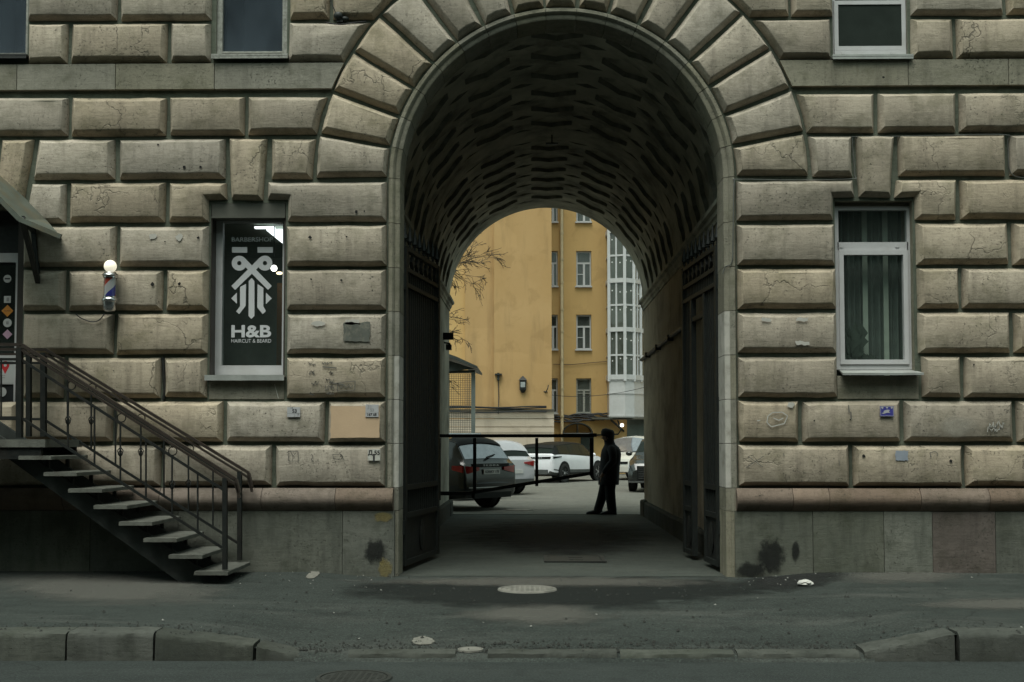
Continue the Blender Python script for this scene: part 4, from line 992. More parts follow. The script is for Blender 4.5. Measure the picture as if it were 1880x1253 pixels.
# ================================================================== STAIRCASE
t = thing('staircase', 'dark steel staircase with open treads climbing to the barbershop door', 'staircase', (-3.4, -0.6, 0.0))
so = Vector((-3.4, -0.6, 0)); YSN, YSF = -1.10, -0.16; STRING = mat('grey_stringer_paint', (0.032, 0.036, 0.033), 0.7, var=0.3, scale=6, bump=0.1, spec=0.3, dirt=((0.016, 0.016, 0.014), 5, 0.7))
RISE, GO, TZ = 0.1655, 0.257, 0.17
def tread_x(k): return (-3.385 - GO * k, -3.045 - GO * k)
for k in range(8):
    a, b = tread_x(k); z = TZ + RISE * k; mb = MB(); sl_ = -0.012 * random.random(); n = 5
    for i in range(1):
        rg = []
        for j in range(7):
            y = YSN + (YSF - YSN) * j / 6; e = random.uniform(-0.006, 0.006); e2 = random.uniform(-0.006, 0.006)
            rg.append([(a + e, y, z - 0.040), (b + e2, y, z - 0.040), (b + e2, y, z - 0.006), (b - 0.01 + e2, y, z), (a + 0.008 + e, y, z), (a + e, y, z - 0.006)])
        mb.rings([[tuple(Vector(p) - so) for p in r] for r in rg])
    mb.build('tread', TREAD, t, smooth=30)
zL = TZ + RISE * 8
mb = MB(); mb.rings([[tuple(Vector(p) - so) for p in ((-7.6, y, zL - 0.08), (X(83, zL, YSN) + 0.0, y, zL - 0.08), (X(83, zL, YSN), y, zL), (-7.6, y, zL))] for y in (YSN, YSF)]); mb.build('landing', TREAD, t)
def stair_line(x): return TZ + RISE * (-3.215 - x) / GO           # height of the tread line
for y in (-0.86, -0.36):
    mb = MB(); pts = []
    xb, xt = -3.26, -5.75; off_ = -0.33
    tz = lambda x: stair_line(x) - 0.10; bz = lambda x: stair_line(x) - 0.25
    poly = [(-3.05, 0.0), (-3.55, 0.0), (xt, bz(xt)), (xt, tz(xt)), (-3.40, tz(-3.40))]
    mb.rings([[tuple(Vector((x, yy, z)) - so) for x, z in poly] for yy in (y - 0.025, y + 0.025)]); 
    mb.build('stringer', STRING, t)
    for k in range(8):
        a, b = tread_x(k); xm = a + 0.20; mb = MB(); mb.box(xm - 0.017 + 3.4, xm + 0.017 + 3.4, y - 0.017 + 0.6, y + 0.017 + 0.6, max(0.0, stair_line(xm) - 0.16), TZ + RISE * k - 0.045); mb.build('tread_support', STEEL, t)
mb = MB()
for x in (-5.8, -7.3):
    for y in (-0.95, -0.3): mb.box(x - 0.03 + 3.4, x + 0.03 + 3.4, y + 0.57, y + 0.63, 0, zL - 0.08)
mb.box(-7.6 + 3.4, X(83, zL, YSN) - 0.05 + 3.4, YSN + 0.62, YSN + 0.66, zL - 0.2, zL - 0.08); mb.box(-7.6 + 3.4, X(83, zL, YSN) - 0.05 + 3.4, YSF + 0.56, YSF + 0.6, zL - 0.2, zL - 0.08); mb.build('landing_frame', STEEL, t)
def railing(y, px_bot, py_bot0, py_bot1, hand, low, mid, bal, top_posts, rings_):
    r = empty('railing', parent=t)
    Q = lambda a, b: Vector(P(a, b, y)) - so
    for (path, hw_, hh_) in hand:
        mb = MB()
        for dz_ in (0.0, -0.052):
            for a, b in zip(path[:-1], path[1:]): mb.bar(Q(*a) + Vector((0, 0, dz_)), Q(*b) + Vector((0, 0, dz_)), 0.042, 0.03 if dz_ == 0 else 0.022)
        mb.build('handrail', HANDRAIL, r)
    for path in (low, mid):
        mb = MB()
        for a, b in zip(path[:-1], path[1:]): mb.bar(Q(*a), Q(*b), 0.022, 0.026)
        mb.build('rail', STEEL, r)
    for px, y0, y1, wd in top_posts + [(px_bot, py_bot0, py_bot1, 0.046)]:
        mb = MB(); mb.bar(Q(px, y0), Q(px, y1), wd, wd); mb.build('post', STEEL, r)
    def on(path, px):
        for a, b in zip(path[:-1], path[1:]):
            if min(a[0], b[0]) <= px <= max(a[0], b[0]): return a[1] + (b[1] - a[1]) * (px - a[0]) / (b[0] - a[0])
        return None
    for px, knob in bal:
        top = on(mid, px); bot = on(low, px)
        if top is None or bot is None: continue
        mb = MB(); mb.bar(Q(px, top), Q(px, bot), 0.015, 0.015); bo = mb.build('baluster', STEEL, r)
        if knob:
            mb = MB(); c_ = Q(px, knob)
            for s in range(4):
                mb.tube([c_ + Vector((0.028 * sin(pi * i / 8) * cos(s * pi / 2 + i * 0.35), 0.028 * sin(pi * i / 8) * sin(s * pi / 2 + i * 0.35), -0.05 + 0.1 * i / 8)) for i in range(9)], 0.005, 5)
            mb.build('basket_knot', STEEL, r)
    for px, py in rings_:
        mb = MB(); c_ = Q(px, py); mb.tube([c_ + Vector((0.043 * cos(2 * pi * i / 20), 0, 0.043 * sin(2 * pi * i / 20))) for i in range(21)], 0.006, 5, caps=False); mb.build('ring', STEEL, r)
    return r
railing(-1.06, 413, 878, 1046,
        [([(-160, 633), (40, 633), (433, 880), (440, 905)], 0, 0)],
        [(-160, 767), (38, 767), (408, 1006)], [(-160, 660), (38, 660), (411, 900)],
        [(125, 772), (173.5, None), (221, 830), (268, None), (316, 890), (363, None), (2, None)],
        [(36, 640, 804, 0.055)], [(131, 708), (223, 767.5), (317, 828.5)])
railing(-0.22, 440, 866, 1029,
        [([(-160, 642), (84, 642), (456, 868), (463, 895)], 0, 0)],
        [(-160, 769), (80, 770), (436, 997)], [(-160, 667), (80, 667), (438, 886)],
        [(167.5, 772), (212, None), (258.6, 830), (301, None), (346, 888), (391, None), (124, None)],
        [(80, 648, 802, 0.055), (53, 648, 802, 0.05)], [(169, 712), (259, 768), (348, 824)])

# ================================================================== GATE LEAVES IN THE ARCH
def gate(label, hinge, tip, wicket=None):
    h = Vector((hinge[0], hinge[1], 0)); d = Vector((tip[0] - hinge[0], tip[1] - hinge[1], 0)); LN = d.length
    g = thing('iron_gate', label, 'gate', h, atan2(d.y, d.x), 'iron gate leaves folded back in the arch')
    def bx(name, x0, x1, z0, z1, th=0.05, m=IRON, y=0.0):
        mb = MB(); mb.box(x0, x1, y - th / 2, y + th / 2, z0, z1); return mb.build(name, m, g)
    bx('stile', 0, 0.07, 0.06, 3.72, 0.07); bx('stile', LN - 0.07, LN, 0.06, 3.72, 0.07)
    for z in (3.70, 3.46, 3.28):
        bx('rail', 0.072, LN - 0.072, z - 0.025, z + 0.025, 0.06)
    segs = [(0.07, LN - 0.07)] if not wicket else [(0.07, wicket[0]), (wicket[1], LN - 0.07)]
    if wicket:
        bx('wicket_stile', wicket[0] - 0.07, wicket[0], 0.06, 3.25, 0.065); bx('wicket_stile', wicket[1], wicket[1] + 0.07, 0.06, 3.25, 0.065)
        bx('rail', wicket[0] + 0.002, wicket[1] - 0.002, 2.97, 3.03, 0.05)
    for a, b in segs:
        for z in (0.95, 0.63, 0.09): bx('rail', a + 0.002, b - 0.002, z - 0.03, z + 0.03, 0.06)
        bx('kick_panel', a + 0.003, b - 0.003, 0.125, 0.595, 0.012, IRON2)
        bx('back_sheet', a + 0.003, b - 0.003, 0.665, 3.25, 0.006, IRON2, y=(0.02 if tip[0] > hinge[0] else -0.02))
        mb = MB(); pr = [(0.09, -0.004), (0.10, -0.02), (0.07, -0.03), (0.001, -0.034)]
        cx_ = (a + b) / 2
        for s in (1, -1):
            nb = len(mb.v); mb.lathe([(r, s * yy) for r, yy in pr], (cx_, 0, 0.36), 18, 0, 'y')
            for i in range(nb, len(mb.v)): v = mb.v[i]; mb.v[i] = (v[0], v[1], 0.36 + (v[2] - 0.36) * 1.9)
        mb.build('oval_boss', IRON2, g, smooth=40)
    n = int(LN / 0.085)
    b0 = None
    for k in range(1, n):
        x = LN * k / n
        inseg = any(a + 0.03 < x < b - 0.03 for a, b in segs)
        if inseg:
            mb = MB(); mb.box(x - 0.011, x + 0.011, -0.013, 0.013, 0.98, 3.254); mb.build('bar', IRON, g)
            mb = MB(); mb.box(x - 0.011, x + 0.011, -0.012, 0.012, 0.66, 0.92); mb.build('bar', IRON, g)
        mb = MB(); mb.box(x - 0.010, x + 0.010, -0.012, 0.012, 3.306, 3.434); mb.build('bar', IRON, g)
    ns = max(6, int(LN / 0.21)); sp = None; dm = None
    for k in range(ns + 1):
        x = 0.04 + (LN - 0.08) * k / ns
        if sp is None:
            mb = MB(); mb.lathe([(0.014, 0.0), (0.014, 0.05), (0.028, 0.06), (0.016, 0.072), (0.036, 0.085), (0.03, 0.12), (0.001, 0.29)], n=8); sp = mb.build('spear', IRON, g, smooth=40); sp.location = (x, 0, 3.725)
        else: inst(sp, g, loc=(x, 0, 3.725))
        if k < ns:
            xm = x + (LN - 0.08) / ns / 2
            if dm is None:
                mb = MB(); mb.rings([[(0, -0.02, -0.09), (0, 0.02, -0.09)][:2] + [(0, 0.02, -0.088), (0, -0.02, -0.088)], [(-0.062, -0.02, 0.0), (-0.062, 0.02, 0), (0.062, 0.02, 0.0), (0.062, -0.02, 0)], [(-0.001, -0.02, 0.09), (-0.001, 0.02, 0.09), (0.001, 0.02, 0.09), (0.001, -0.02, 0.09)]])
                dm = mb.build('diamond_ornament', IRON2, g); dm.location = (xm, 0, 3.58)
            else: inst(dm, g, loc=(xm, 0, 3.58))
    for z in (0.5, 1.9, 3.3):
        mb = MB(); mb.tube([(-0.02, 0, z - 0.08), (-0.02, 0, z + 0.08)], 0.03, 8); mb.build('hinge', IRON, g, smooth=40)
    return g
gate('left iron gate leaf with close bars in front of the pale wall', (-1.46, 0.42), (-1.20, 2.00))
gate('right iron gate leaf with spear tips and an open wicket', (2.14, 0.42), (1.99, 2.25), wicket=(0.68, 1.28))

# --- barrier frame across the far half of the passage
t = thing('barrier_frame', 'black square tube swing barrier hinged on the left passage wall', 'barrier', (X0, 7.7, 0))
o_ = Vector((X0, 7.7, 0))
def bb(name, a, b, w_, h_): 
    mb = MB(); mb.bar(Vector(a) - o_, Vector(b) - o_, w_, h_); return mb.build(name, IRON, t)
bb('top_rail', (X0 + 0.02, 7.7, 1.59), (1.115, 7.7, 1.59), 0.05, 0.06)
bb('hinge_post', (X0 + 0.05, 7.7, 0.45), (X0 + 0.05, 7.7, 1.552), 0.07, 0.07)
bb('upright', (-1.0, 7.7, 0.60), (-1.0, 7.7, 1.552), 0.06, 0.05); bb('upright', (0.10, 7.7, 0.70), (0.10, 7.7, 1.552), 0.055, 0.05); bb('upright', (1.07, 7.7, 0.88), (1.07, 7.7, 1.552), 0.065, 0.05)
bb('bottom_rail', (X0 + 0.09, 7.7, 0.57), (-1.14, 7.7, 0.57), 0.05, 0.07); bb('diagonal_brace', (-1.14, 7.7, 0.57), (1.07, 7.7, 0.93), 0.05, 0.06)
mb = MB(); mb.box(1.03 - X0, 1.16 - X0, -0.05, 0.05, 1.57, 1.635); mb.build('latch', IRON, t)
# --- floodlight and camera on the left wall
c = P(812, 618, 9.5); t = thing('floodlight', 'black floodlights on a bracket high on the left passage wall', 'floodlight', (X0, 9.5, c.z))
mb = MB(); mb.bar((0, 0, 0.05), (0.16, -0.15, 0.02), 0.04, 0.04); mb.bar((0, 0, -0.12), (0.12, -0.1, -0.15), 0.03, 0.03); mb.build('bracket', IRON, t)
mb = MB(); mb.rings([[(0.10 + dx_ * s, -0.25 + 0.16 * i, -0.02 + dz_ * s + 0.02 * i) for dx_, dz_ in ((-0.1, -0.07), (0.1, -0.07), (0.1, 0.07), (-0.1, 0.07))] for i, s in ((0, 1), (1, 0.7))]); mb.build('lamp_head', IRON, t)
mb = MB(); mb.rings([[(0.10 + dx_ * s, -0.2 + 0.2 * i, -0.22 + dz_ * s) for dx_, dz_ in ((-0.05, -0.05), (0.05, -0.05), (0.05, 0.05), (-0.05, 0.05))] for i, s in ((0, 1), (1, 1))]); mb.build('camera_housing', IRON, t)

# ================================================================== THINGS ON THE GROUND
def cover(name, label, cx, cy, r, z, m, pattern=True, cat='manhole cover'):
    t = thing(name, label, cat, (cx, cy, z)); mb = MB(); mb.lathe([(0.001, 0.012), (r * 0.84, 0.012), (r * 0.86, 0.006), (r * 0.88, 0.006)], n=36); mb.build('lid', m, t, smooth=20)
    mb = MB(); mb.lathe([(r * 0.885, 0.0), (r * 0.885, 0.013), (r * 0.98, 0.013), (r, 0.0)], n=36); mb.build('rim', m, t, smooth=20)
    if pattern:
        mb = MB()
        for i in range(-4, 5):
            for j in range(-4, 5):
                x, y = i * r * 0.17, j * r * 0.17
                if x * x + y * y < (r * 0.76) ** 2: mb.box(x - r * 0.05, x + r * 0.05, y - r * 0.05, y + r * 0.05, 0.012, 0.0145)
        o = mb.build('raised_studs', m, t); o['kind'] = 'stuff'
    return t
CAST = mat('dusty_cast_iron', (0.185, 0.178, 0.155), 0.8, var=0.2, scale=10, bump=0.4, dirt=((0.08, 0.08, 0.068), 6, 0.8))
CAST2 = mat('dark_cast_iron', (0.022, 0.024, 0.021), 0.6, var=0.25, scale=10, bump=0.3)
c = G(968, 1084, 0); cover('manhole_cover', 'round dusty manhole cover in front of the arch', c.x, c.y, 0.295, zpav(c.x, c.y) + 0.004, CAST)
c = G(857, 1219, -0.15); cover('utility_cap', 'small round pale utility cap between the dropped kerb stones', c.x, kerb_y(c.x) + 0.15, 0.10, zpav(c.x, kerb_y(c.x) + 0.15) + 0.002, CAST, False, 'utility cap')
c = G(650, 1247, -0.2); cover('road_drain', 'round worn drain cover in the road below the kerb', c.x, c.y, 0.27, -0.198, CAST2, True, 'drain cover')
c = G(955, 937, -0.02); cover('yard_cover', 'flat round cover in the courtyard behind the threshold', c.x, c.y, 0.32, -0.018, CAST, False)
t = thing('floor_hatch', 'square dark steel hatch in the passage floor', 'hatch', (0.54, 1.78, 0.012))
mb = MB(); frame_rect(mb, -0.38, 0.38, -0.36, 0.36, 0.05, 0, 1); 
mb.v = [(x, z, -0.006 + 0.016 * y) for x, y, z in mb.v]; mb.build('hatch_frame', CAST2, t)
mb = MB(); mb.box(-0.325, 0.325, -0.305, 0.305, -0.006, 0.006); mb.build('hatch_lid', CAST2, t)
for y in (-0.16, 0.12):
    mb = MB(); mb.box(-0.07, 0.10, y - 0.03, y + 0.03, 0.006, 0.012); mb.build('lift_handle', CAST2, t)
c = G(1478, 1075, 0.03); mb = MB(); rr = [random.uniform(0.6, 1.1) for _ in range(200)]
pr = [(max(1e-3, sin(pi * i / 7)), -cos(pi * i / 7)) for i in range(8)]
mb.lathe(pr, (0, 0, 0), 11)
random.seed(3); mb.v = [(c.x + x * 0.085 * random.uniform(0.75, 1.15), c.y + y * 0.07 * random.uniform(0.75, 1.15), zpav(c.x, c.y) + 0.03 + z * 0.035 * random.uniform(0.7, 1.2)) for x, y, z in mb.v]
tag(mb.build('crumpled_paper', mat('dirty_white_paper', (0.5, 0.49, 0.46), 0.9), None), 'crumpled white paper litter on the pavement right of the arch', 'litter')
random.seed(11)
lit = MB()
for k in range(46):
    px, py = random.choice([(random.uniform(1370, 1530), random.uniform(1058, 1074)), (random.uniform(0, 1880), random.uniform(1060, 1150)), (random.uniform(430, 700), random.uniform(1056, 1085))])
    p = G(px, py, 0.02); s = random.uniform(0.005, 0.014); z = zpav(p.x, p.y) + 0.009; a = random.uniform(0, 3)
    lit.quad((p.x - s * cos(a), p.y - s * sin(a), z), (p.x + s * sin(a), p.y - s * cos(a), z), (p.x + s * cos(a), p.y + s * sin(a), z + 0.01), (p.x - s * sin(a), p.y + s * cos(a), z + 0.002))
o = lit.build('paper_scraps', mat('paper_scrap', (0.18, 0.18, 0.165), 0.9), None, fix=False); o['kind'] = 'stuff'
# --- lights seen inside the barbershop
lp = emis('ceiling_panel_light', (0.9, 0.95, 1.0), 1.3)
mb = MB(); mb.box(-3.50, -3.0, 2.38, 3.6, 4.27, 4.29); mb.box(-3.62, -3.36, 2.20, 2.27, 4.27, 4.29); tag(mb.build('ceiling_panel', lp, None), 'white ceiling light panel seen through the barbershop window', 'ceiling light')
c = P(503, 493, 2.2); t = thing('pendant_lamp', 'bright round bulb hanging inside the barbershop', 'lamp', c)
mb = MB(); mb.sphere((0, 0, 0), 0.042, 14); mb.build('bulb', emis('warm_bulb', (1, 0.97, 0.9), 2.5), t, smooth=60)
mb = MB(); mb.tube([(0, 0, 0.05), (0, 0, 4.30 - c.z)], 0.006, 6); mb.build('cord', INK, t)
c2 = P(513, 502, 2.6); mb = MB(); mb.sphere((c2.x, c2.y, c2.z), 0.035, 10, sq=(1.3, 1, 0.6)); tag(mb.build('small_lamp', emis('amber_bulb', (1, 0.8, 0.5), 1.2), None, smooth=60), 'small amber lamp just below the bright bulb in the barbershop', 'lamp')
mb = MB(); mb.box(P(508, 600, 3).x, P(540, 600, 3).x, 3.0, 3.3, 1.6, P(510, 520, 3).z); tag(mb.build('wooden_cabinet', mat('amber_wood', (0.22, 0.10, 0.03), 0.5), None), 'amber wooden cabinet deep inside the barbershop', 'cabinet')
# ================================================================== COURTYARD
def plaster(name, ca, cb, stain, samt=0.55):
    m, t, b = nodes(name); co = ncoord(t)
    col = mixc(t, ramp(t, nz(t, co, 0.35, 6, 0.6), (0.35, 0.65, 0, 1)), ca, cb)
    bl = nz(t, co, 0.9, 7, 0.6, 0.5); col = mixc(t, ramp(t, bl, (0.54, 0.62, 0, 0.4)), col, [c * 0.78 for c in ca])
    vo = N(t, 'TexVoronoi'); vo.inputs['Scale'].default_value = 0.45; vo.distance = 'CHEBYCHEV'; L(t, co, vo.inputs['Vector'])
    sp = N(t, 'SeparateColor'); L(t, vo.outputs['Color'], sp.inputs[0]); col = mixc(t, ramp(t, sp.outputs[0], (0.55, 0.9, 0, 0.22)), col, [c * 1.18 for c in cb])
    mp = N(t, 'Mapping'); mp.inputs['Scale'].default_value = (1.3, 1.3, 0.16); L(t, co, mp.inputs[0])
    col = mixc(t, ramp(t, nz(t, mp.outputs[0], 1.2, 6, 0.65), (0.52, 0.72, 0, samt)), col, stain)
    L(t, col, b.inputs['Base Color']); b.inputs['Roughness'].default_value = 0.92; b.inputs['Specular IOR Level'].default_value = 0.2
    bp = N(t, 'Bump'); bp.inputs['Strength'].default_value = 0.2; bp.inputs['Distance'].default_value = 0.02; L(t, nz(t, co, 6, 6), bp.inputs['Height']); L(t, bp.outputs[0], b.inputs['Normal'])
    return m
OCHRE = plaster('ochre_plaster', (0.40, 0.248, 0.108), (0.455, 0.292, 0.138), (0.25, 0.165, 0.082))
YELLOW = plaster('yellow_plaster', (0.49, 0.315, 0.132), (0.53, 0.348, 0.152), (0.40, 0.26, 0.115), 0.3)
PINKPL = plaster('pinkish_base_plaster', (0.44, 0.36, 0.28), (0.50, 0.42, 0.34), (0.26, 0.22, 0.17))
LEDGE = mat('dark_ledge', (0.07, 0.065, 0.05), 0.8, var=0.3, scale=3)
YB = 39.4; YA = 43.0
def PB(px, py): return P(px, py, YB)
t = thing('ochre_building', 'tall windowless ochre plaster wall of the house across the courtyard', 'building', (-4, YB, 0)); o_ = Vector((-4, YB, 0))
xr = PB(1013, 700).x; zb_ = PB(960, 752).z; x9 = PB(907, 600).x; x8 = PB(853, 600).x
mb = MB(); mb.box(x9, xr, YB, YB + 12, 0, 17); mb.v = [tuple(Vector(v) - o_) for v in mb.v]; mb.build('wall', OCHRE, t)
mb = MB(); mb.box(x8, x9 - 0.002, YB + 0.25, YB + 12, 0, 17); mb.v = [tuple(Vector(v) - o_) for v in mb.v]; mb.build('wall', OCHRE, t)
mb = MB(); mb.box(-26, x8 - 0.002, YB + 0.45, YB + 12, 0, 17); mb.v = [tuple(Vector(v) - o_) for v in mb.v]; mb.build('wall', YELLOW, t)
mb = MB(); xb_ = PB(1017, 780).x
zz = [0.0, PB(960, 796).z, PB(960, 785).z, PB(960, 770).z, zb_ - 0.08]
for z0, z1 in zip(zz[:-1], zz[1:]):
    mb = MB(); mb.box(-26, xb_, YB - 0.16 + random.uniform(-.01, .01), YB - 0.002, z0 + 0.03, z1); mb.v = [tuple(Vector(v) - o_) for v in mb.v]; mb.build('base_course', PINKPL, t)
mb = MB(); mb.box(-26, xb_ + 0.03, YB - 0.24, YB - 0.003, zb_ - 0.07, zb_); mb.v = [tuple(Vector(v) - o_) for v in mb.v]; mb.build('ledge', LEDGE, t)
mb = MB(); mb.box(-26.4, xr + 0.1, YB - 0.3, YB + 12.2, 17.01, 17.3); mb.v = [tuple(Vector(v) - o_) for v in mb.v]; mb.build('roof', IRON2, t)
for k, dz_ in enumerate((0.05, 0.10, -0.12)):
    pts = [(x, YB - 0.27 - 0.02 * k, zb_ + dz_ + 0.03 * sin(x * 1.7 + k)) for x in [-14 + i * 0.7 for i in range(int((xb_ + 14) / 0.7) + 1)]]
    cable('cable', ('thick black cable just above the ledge of the ochre wall', 'uppermost black cable above the ledge of the ochre wall', 'black cable hung below the ledge of the ochre wall')[k], pts, 0.035, INK, 2, 'cables on the ochre wall')
c = PB(960, 707); t = thing('wall_lantern', 'dark wall lantern with a pointed cap on the ochre wall', 'lantern', (c.x, YB - 0.02, c.z))
mb = MB(); mb.rings([[(-a, -b, z), (a, -b, z), (a, 0, z), (-a, 0, z)] for a, b, z in ((0.06, 0.1, -0.36), (0.15, 0.2, -0.22), (0.15, 0.22, 0.2))]); mb.build('body', IRON2, t)
mb = MB(); mb.rings([[(-a, -b, z), (a, -b, z), (a, 0, z), (-a, 0, z)] for a, b, z in ((0.19, 0.26, 0.205), (0.13, 0.18, 0.28), (0.02, 0.03, 0.4))]); mb.build('cap', IRON2, t)
mb = MB(); mb.box(-0.1, 0.1, -0.235, -0.225, -0.12, 0.12); mb.build('lens', mat('frosted_lens', (0.3, 0.32, 0.32), 0.3), t)
c = PB(915, 690); t = thing('cable_bracket', 'iron insulator bracket with a dropped cable on the ochre wall', 'bracket', (c.x, YB, c.z))
mb = MB(); mb.box(-0.16, 0.16, -0.2, 0, 0.02, 0.08); mb.box(-0.05, 0.05, -0.14, 0, -0.22, 0.12); mb.build('bracket_arm', IRON, t)
mb = MB(); mb.tube([(0, -0.05, -0.2), (0.02, -0.04, -1.0), (0.0, -0.26, -1.75)], 0.02, 5); mb.build('cable', INK, t)
c = PB(1003, 716); t = thing('wall_hook', 'small curved iron hook near the right edge of the ochre wall', 'hook', (c.x, YB, c.z))
mb = MB(); mb.tube([(0.09, -0.25, 0.2), (0.06, -0.3, 0.05), (-0.02, -0.1, -0.1), (-0.05, 0.0, -0.12)], 0.025, 5); mb.tube([(-0.12, -0.02, -0.08), (0.06, -0.02, -0.1)], 0.02, 5); mb.build('hook_arm', IRON, t)

# --- yellow house with windows and a glazed bay
t = thing('yellow_house', 'yellow plaster house with white windows and a glazed bay', 'building', (3, YA, 0)); Y_ = t
o_ = Vector((3, YA, 0))
def PA(px, py, d=0.0): return P(px, py, YA + d) 
wins = []
for px0, px1 in ((1006, 1024), (1058, 1085.5)):
    for py0, py1 in ((343, 408), (461, 526), (578, 642), (695, 759)):
        a, b = PA(px0, py1), PA(px1, py0); wins.append((a.x, b.x, a.z, b.z))
xh0, xh1 = PA(1000, 600).x - 1.0, 16.0
vs, fs = polyfill([(xh0, 0), (xh1, 0), (xh1, 16.5), (xh0, 16.5)], [[(w[0], w[2]), (w[1], w[2]), (w[1], w[3]), (w[0], w[3])] for w in wins])
mb = MB(); mb.add([(x - 3, 0, z) for x, z in vs], fs)
mb.quad((xh1 - 3, 0, 0), (xh1 - 3, 11, 0), (xh1 - 3, 11, 16.5), (xh1 - 3, 0, 16.5)); mb.quad((xh0 - 3, 11, 0), (xh1 - 3, 11, 0), (xh1 - 3, 11, 16.5), (xh0 - 3, 11, 16.5)); mb.build('wall', YELLOW, t, fix=False)
mb = MB(); mb.box(xh0 - 3, xh1 - 3, -0.4, 11, 16.5, 16.8); mb.build('roof', IRON2, t)
YGLASS = glass('far_window_glass', (0.6, 0.66, 0.64), 1.5, 0.28, (0.30, 0.33, 0.30)); FARROOM = mat('far_room', (0.05, 0.06, 0.05), 0.9, var=0.5, scale=1)
for i, (x0, x1, z0, z1) in enumerate(wins):
    w = empty('window', parent=t); x0 -= 3; x1 -= 3; old = (i == 7)
    mb = MB(); fm = OLDWOOD if old else WHITEPVC; h = z1 - z0; zt_ = z0 + h * 0.66; xm = x0 + (x1 - x0) * 0.52
    frame_rect(mb, x0 + 0.01, x1 - 0.01, z0 + 0.01, z1 - 0.01, 0.06, 0.14, 0.22); mb.box(x0 + 0.07, x1 - 0.07, 0.13, 0.21, zt_ - 0.04, zt_ + 0.04); mb.box(xm - 0.05, xm + 0.05, 0.125, 0.205, z0 + 0.07, zt_ - 0.04)
    if not old: mb.box(x0 + 0.07, xm - 0.05, 0.14, 0.2, z0 + h * 0.34, z0 + h * 0.36)
    else: mb.box(x0 + 0.07, x1 - 0.07, 0.13, 0.2, zt_ - 0.16, zt_ - 0.12)
    mb.build('frame', fm, w); pane(x0 + 0.05, x1 - 0.05, z0 + 0.05, z1 - 0.05, 0.17, w, YGLASS)
    mb = MB(); mb.box(x0 - 0.06, x1 + 0.03, -0.12, 0.14, z0 - 0.06, z0 + 0.005); mb.build('sill', TINSILL if old else WHITEPVC, w)
    mb = MB()
    mb.quad((x0, 0.001, z0), (x0, 0.25, z0), (x0, 0.25, z1), (x0, 0.001, z1)); mb.quad((x1, 0.001, z0), (x1, 0.25, z0), (x1, 0.25, z1), (x1, 0.001, z1)); mb.quad((x0, 0.001, z1), (x1, 0.001, z1), (x1, 0.25, z1), (x0, 0.25, z1)); mb.build('reveal', YELLOW, w, fix=False)
    room(x0 - 0.1, x1 + 0.1, z0 - 0.1, z1 + 0.1, 0.26, 1.2, FARROOM, w)
PIPE = mat('cream_drainpipe', (0.50, 0.40, 0.24), 0.6, var=0.12, scale=2, dirt=((0.3, 0.26, 0.18), 2, 0.6))
xp = PA(1031.5, 600, -0.2).x - 3; t2 = empty('drainpipe', parent=t)
prev = 16.4; 
mb = MB(); mb.tube([(xp, -0.2, 16.4), (xp, -0.2, 0.5), (xp, -0.35, 0.3)], 0.085, 10); mb.build('pipe', PIPE, t2, smooth=40)
for py in (430, 478, 520, 570, 610, 660, 715, 765):
    z = PA(1031, py).z; mb = MB(); mb.tube([(xp, -0.2, z - 0.05), (xp, -0.2, z + 0.05)], 0.105, 10); mb.build('pipe_collar', PIPE, t2, smooth=40)
# glazed bay
bay = tag(empty('bay_window', parent=t), 'white framed glazed bay with a panelled white foot')
plan = [(PA(1114.5, 600).x, 0.0), (P(1118, 600, YA - 1.0).x, -1.0), (P(1147, 600, YA - 1.25).x, -1.25), (P(1164, 600, YA - 0.95).x, -0.95), (P(1176, 600, YA - 0.5).x, -0.5), (P(1188, 600, YA + 0.0).x, 0.0)]
plan = [(x - 3, y) for x, y in plan]
zl = lambda py: P(1145, py, YA - 1.2).z
def facet_bar(mb, a, b, z0, z1, th, out=0.0):
    mb.bar((a[0], a[1], (z0 + z1) / 2), (b[0], b[1], (z0 + z1) / 2), th, abs(z1 - z0))
mb = MB()
bands = [(697, 688), (609, 601), (519, 511), (427, 419), (340, 332)]
for a, b in zip(plan[:-1], plan[1:]):
    for p0, p1 in bands: facet_bar(mb, a, b, zl(p0), zl(p1), 0.14)
    for py in (652, 560, 469, 380): facet_bar(mb, a, b, zl(py + 1.6), zl(py - 1.6), 0.09)
for i, (x, y) in enumerate(plan):
    if i == 0: continue
    mb.bar((x, y, zl(700)), (x, y, zl(330)), 0.14, 0.14)
for i, ts in ((1, (0.47,)), (0, ()), (2, ()), (3, (0.5,)), (4, ())):
    a, b = plan[i], plan[i + 1]
    for q in ts: mb.bar((a[0] + (b[0] - a[0]) * q, a[1] + (b[1] - a[1]) * q, zl(700)), (a[0] + (b[0] - a[0]) * q, a[1] + (b[1] - a[1]) * q, zl(330)), 0.08, 0.08)
mb.build('bay_frame', WHITEPVC, bay)
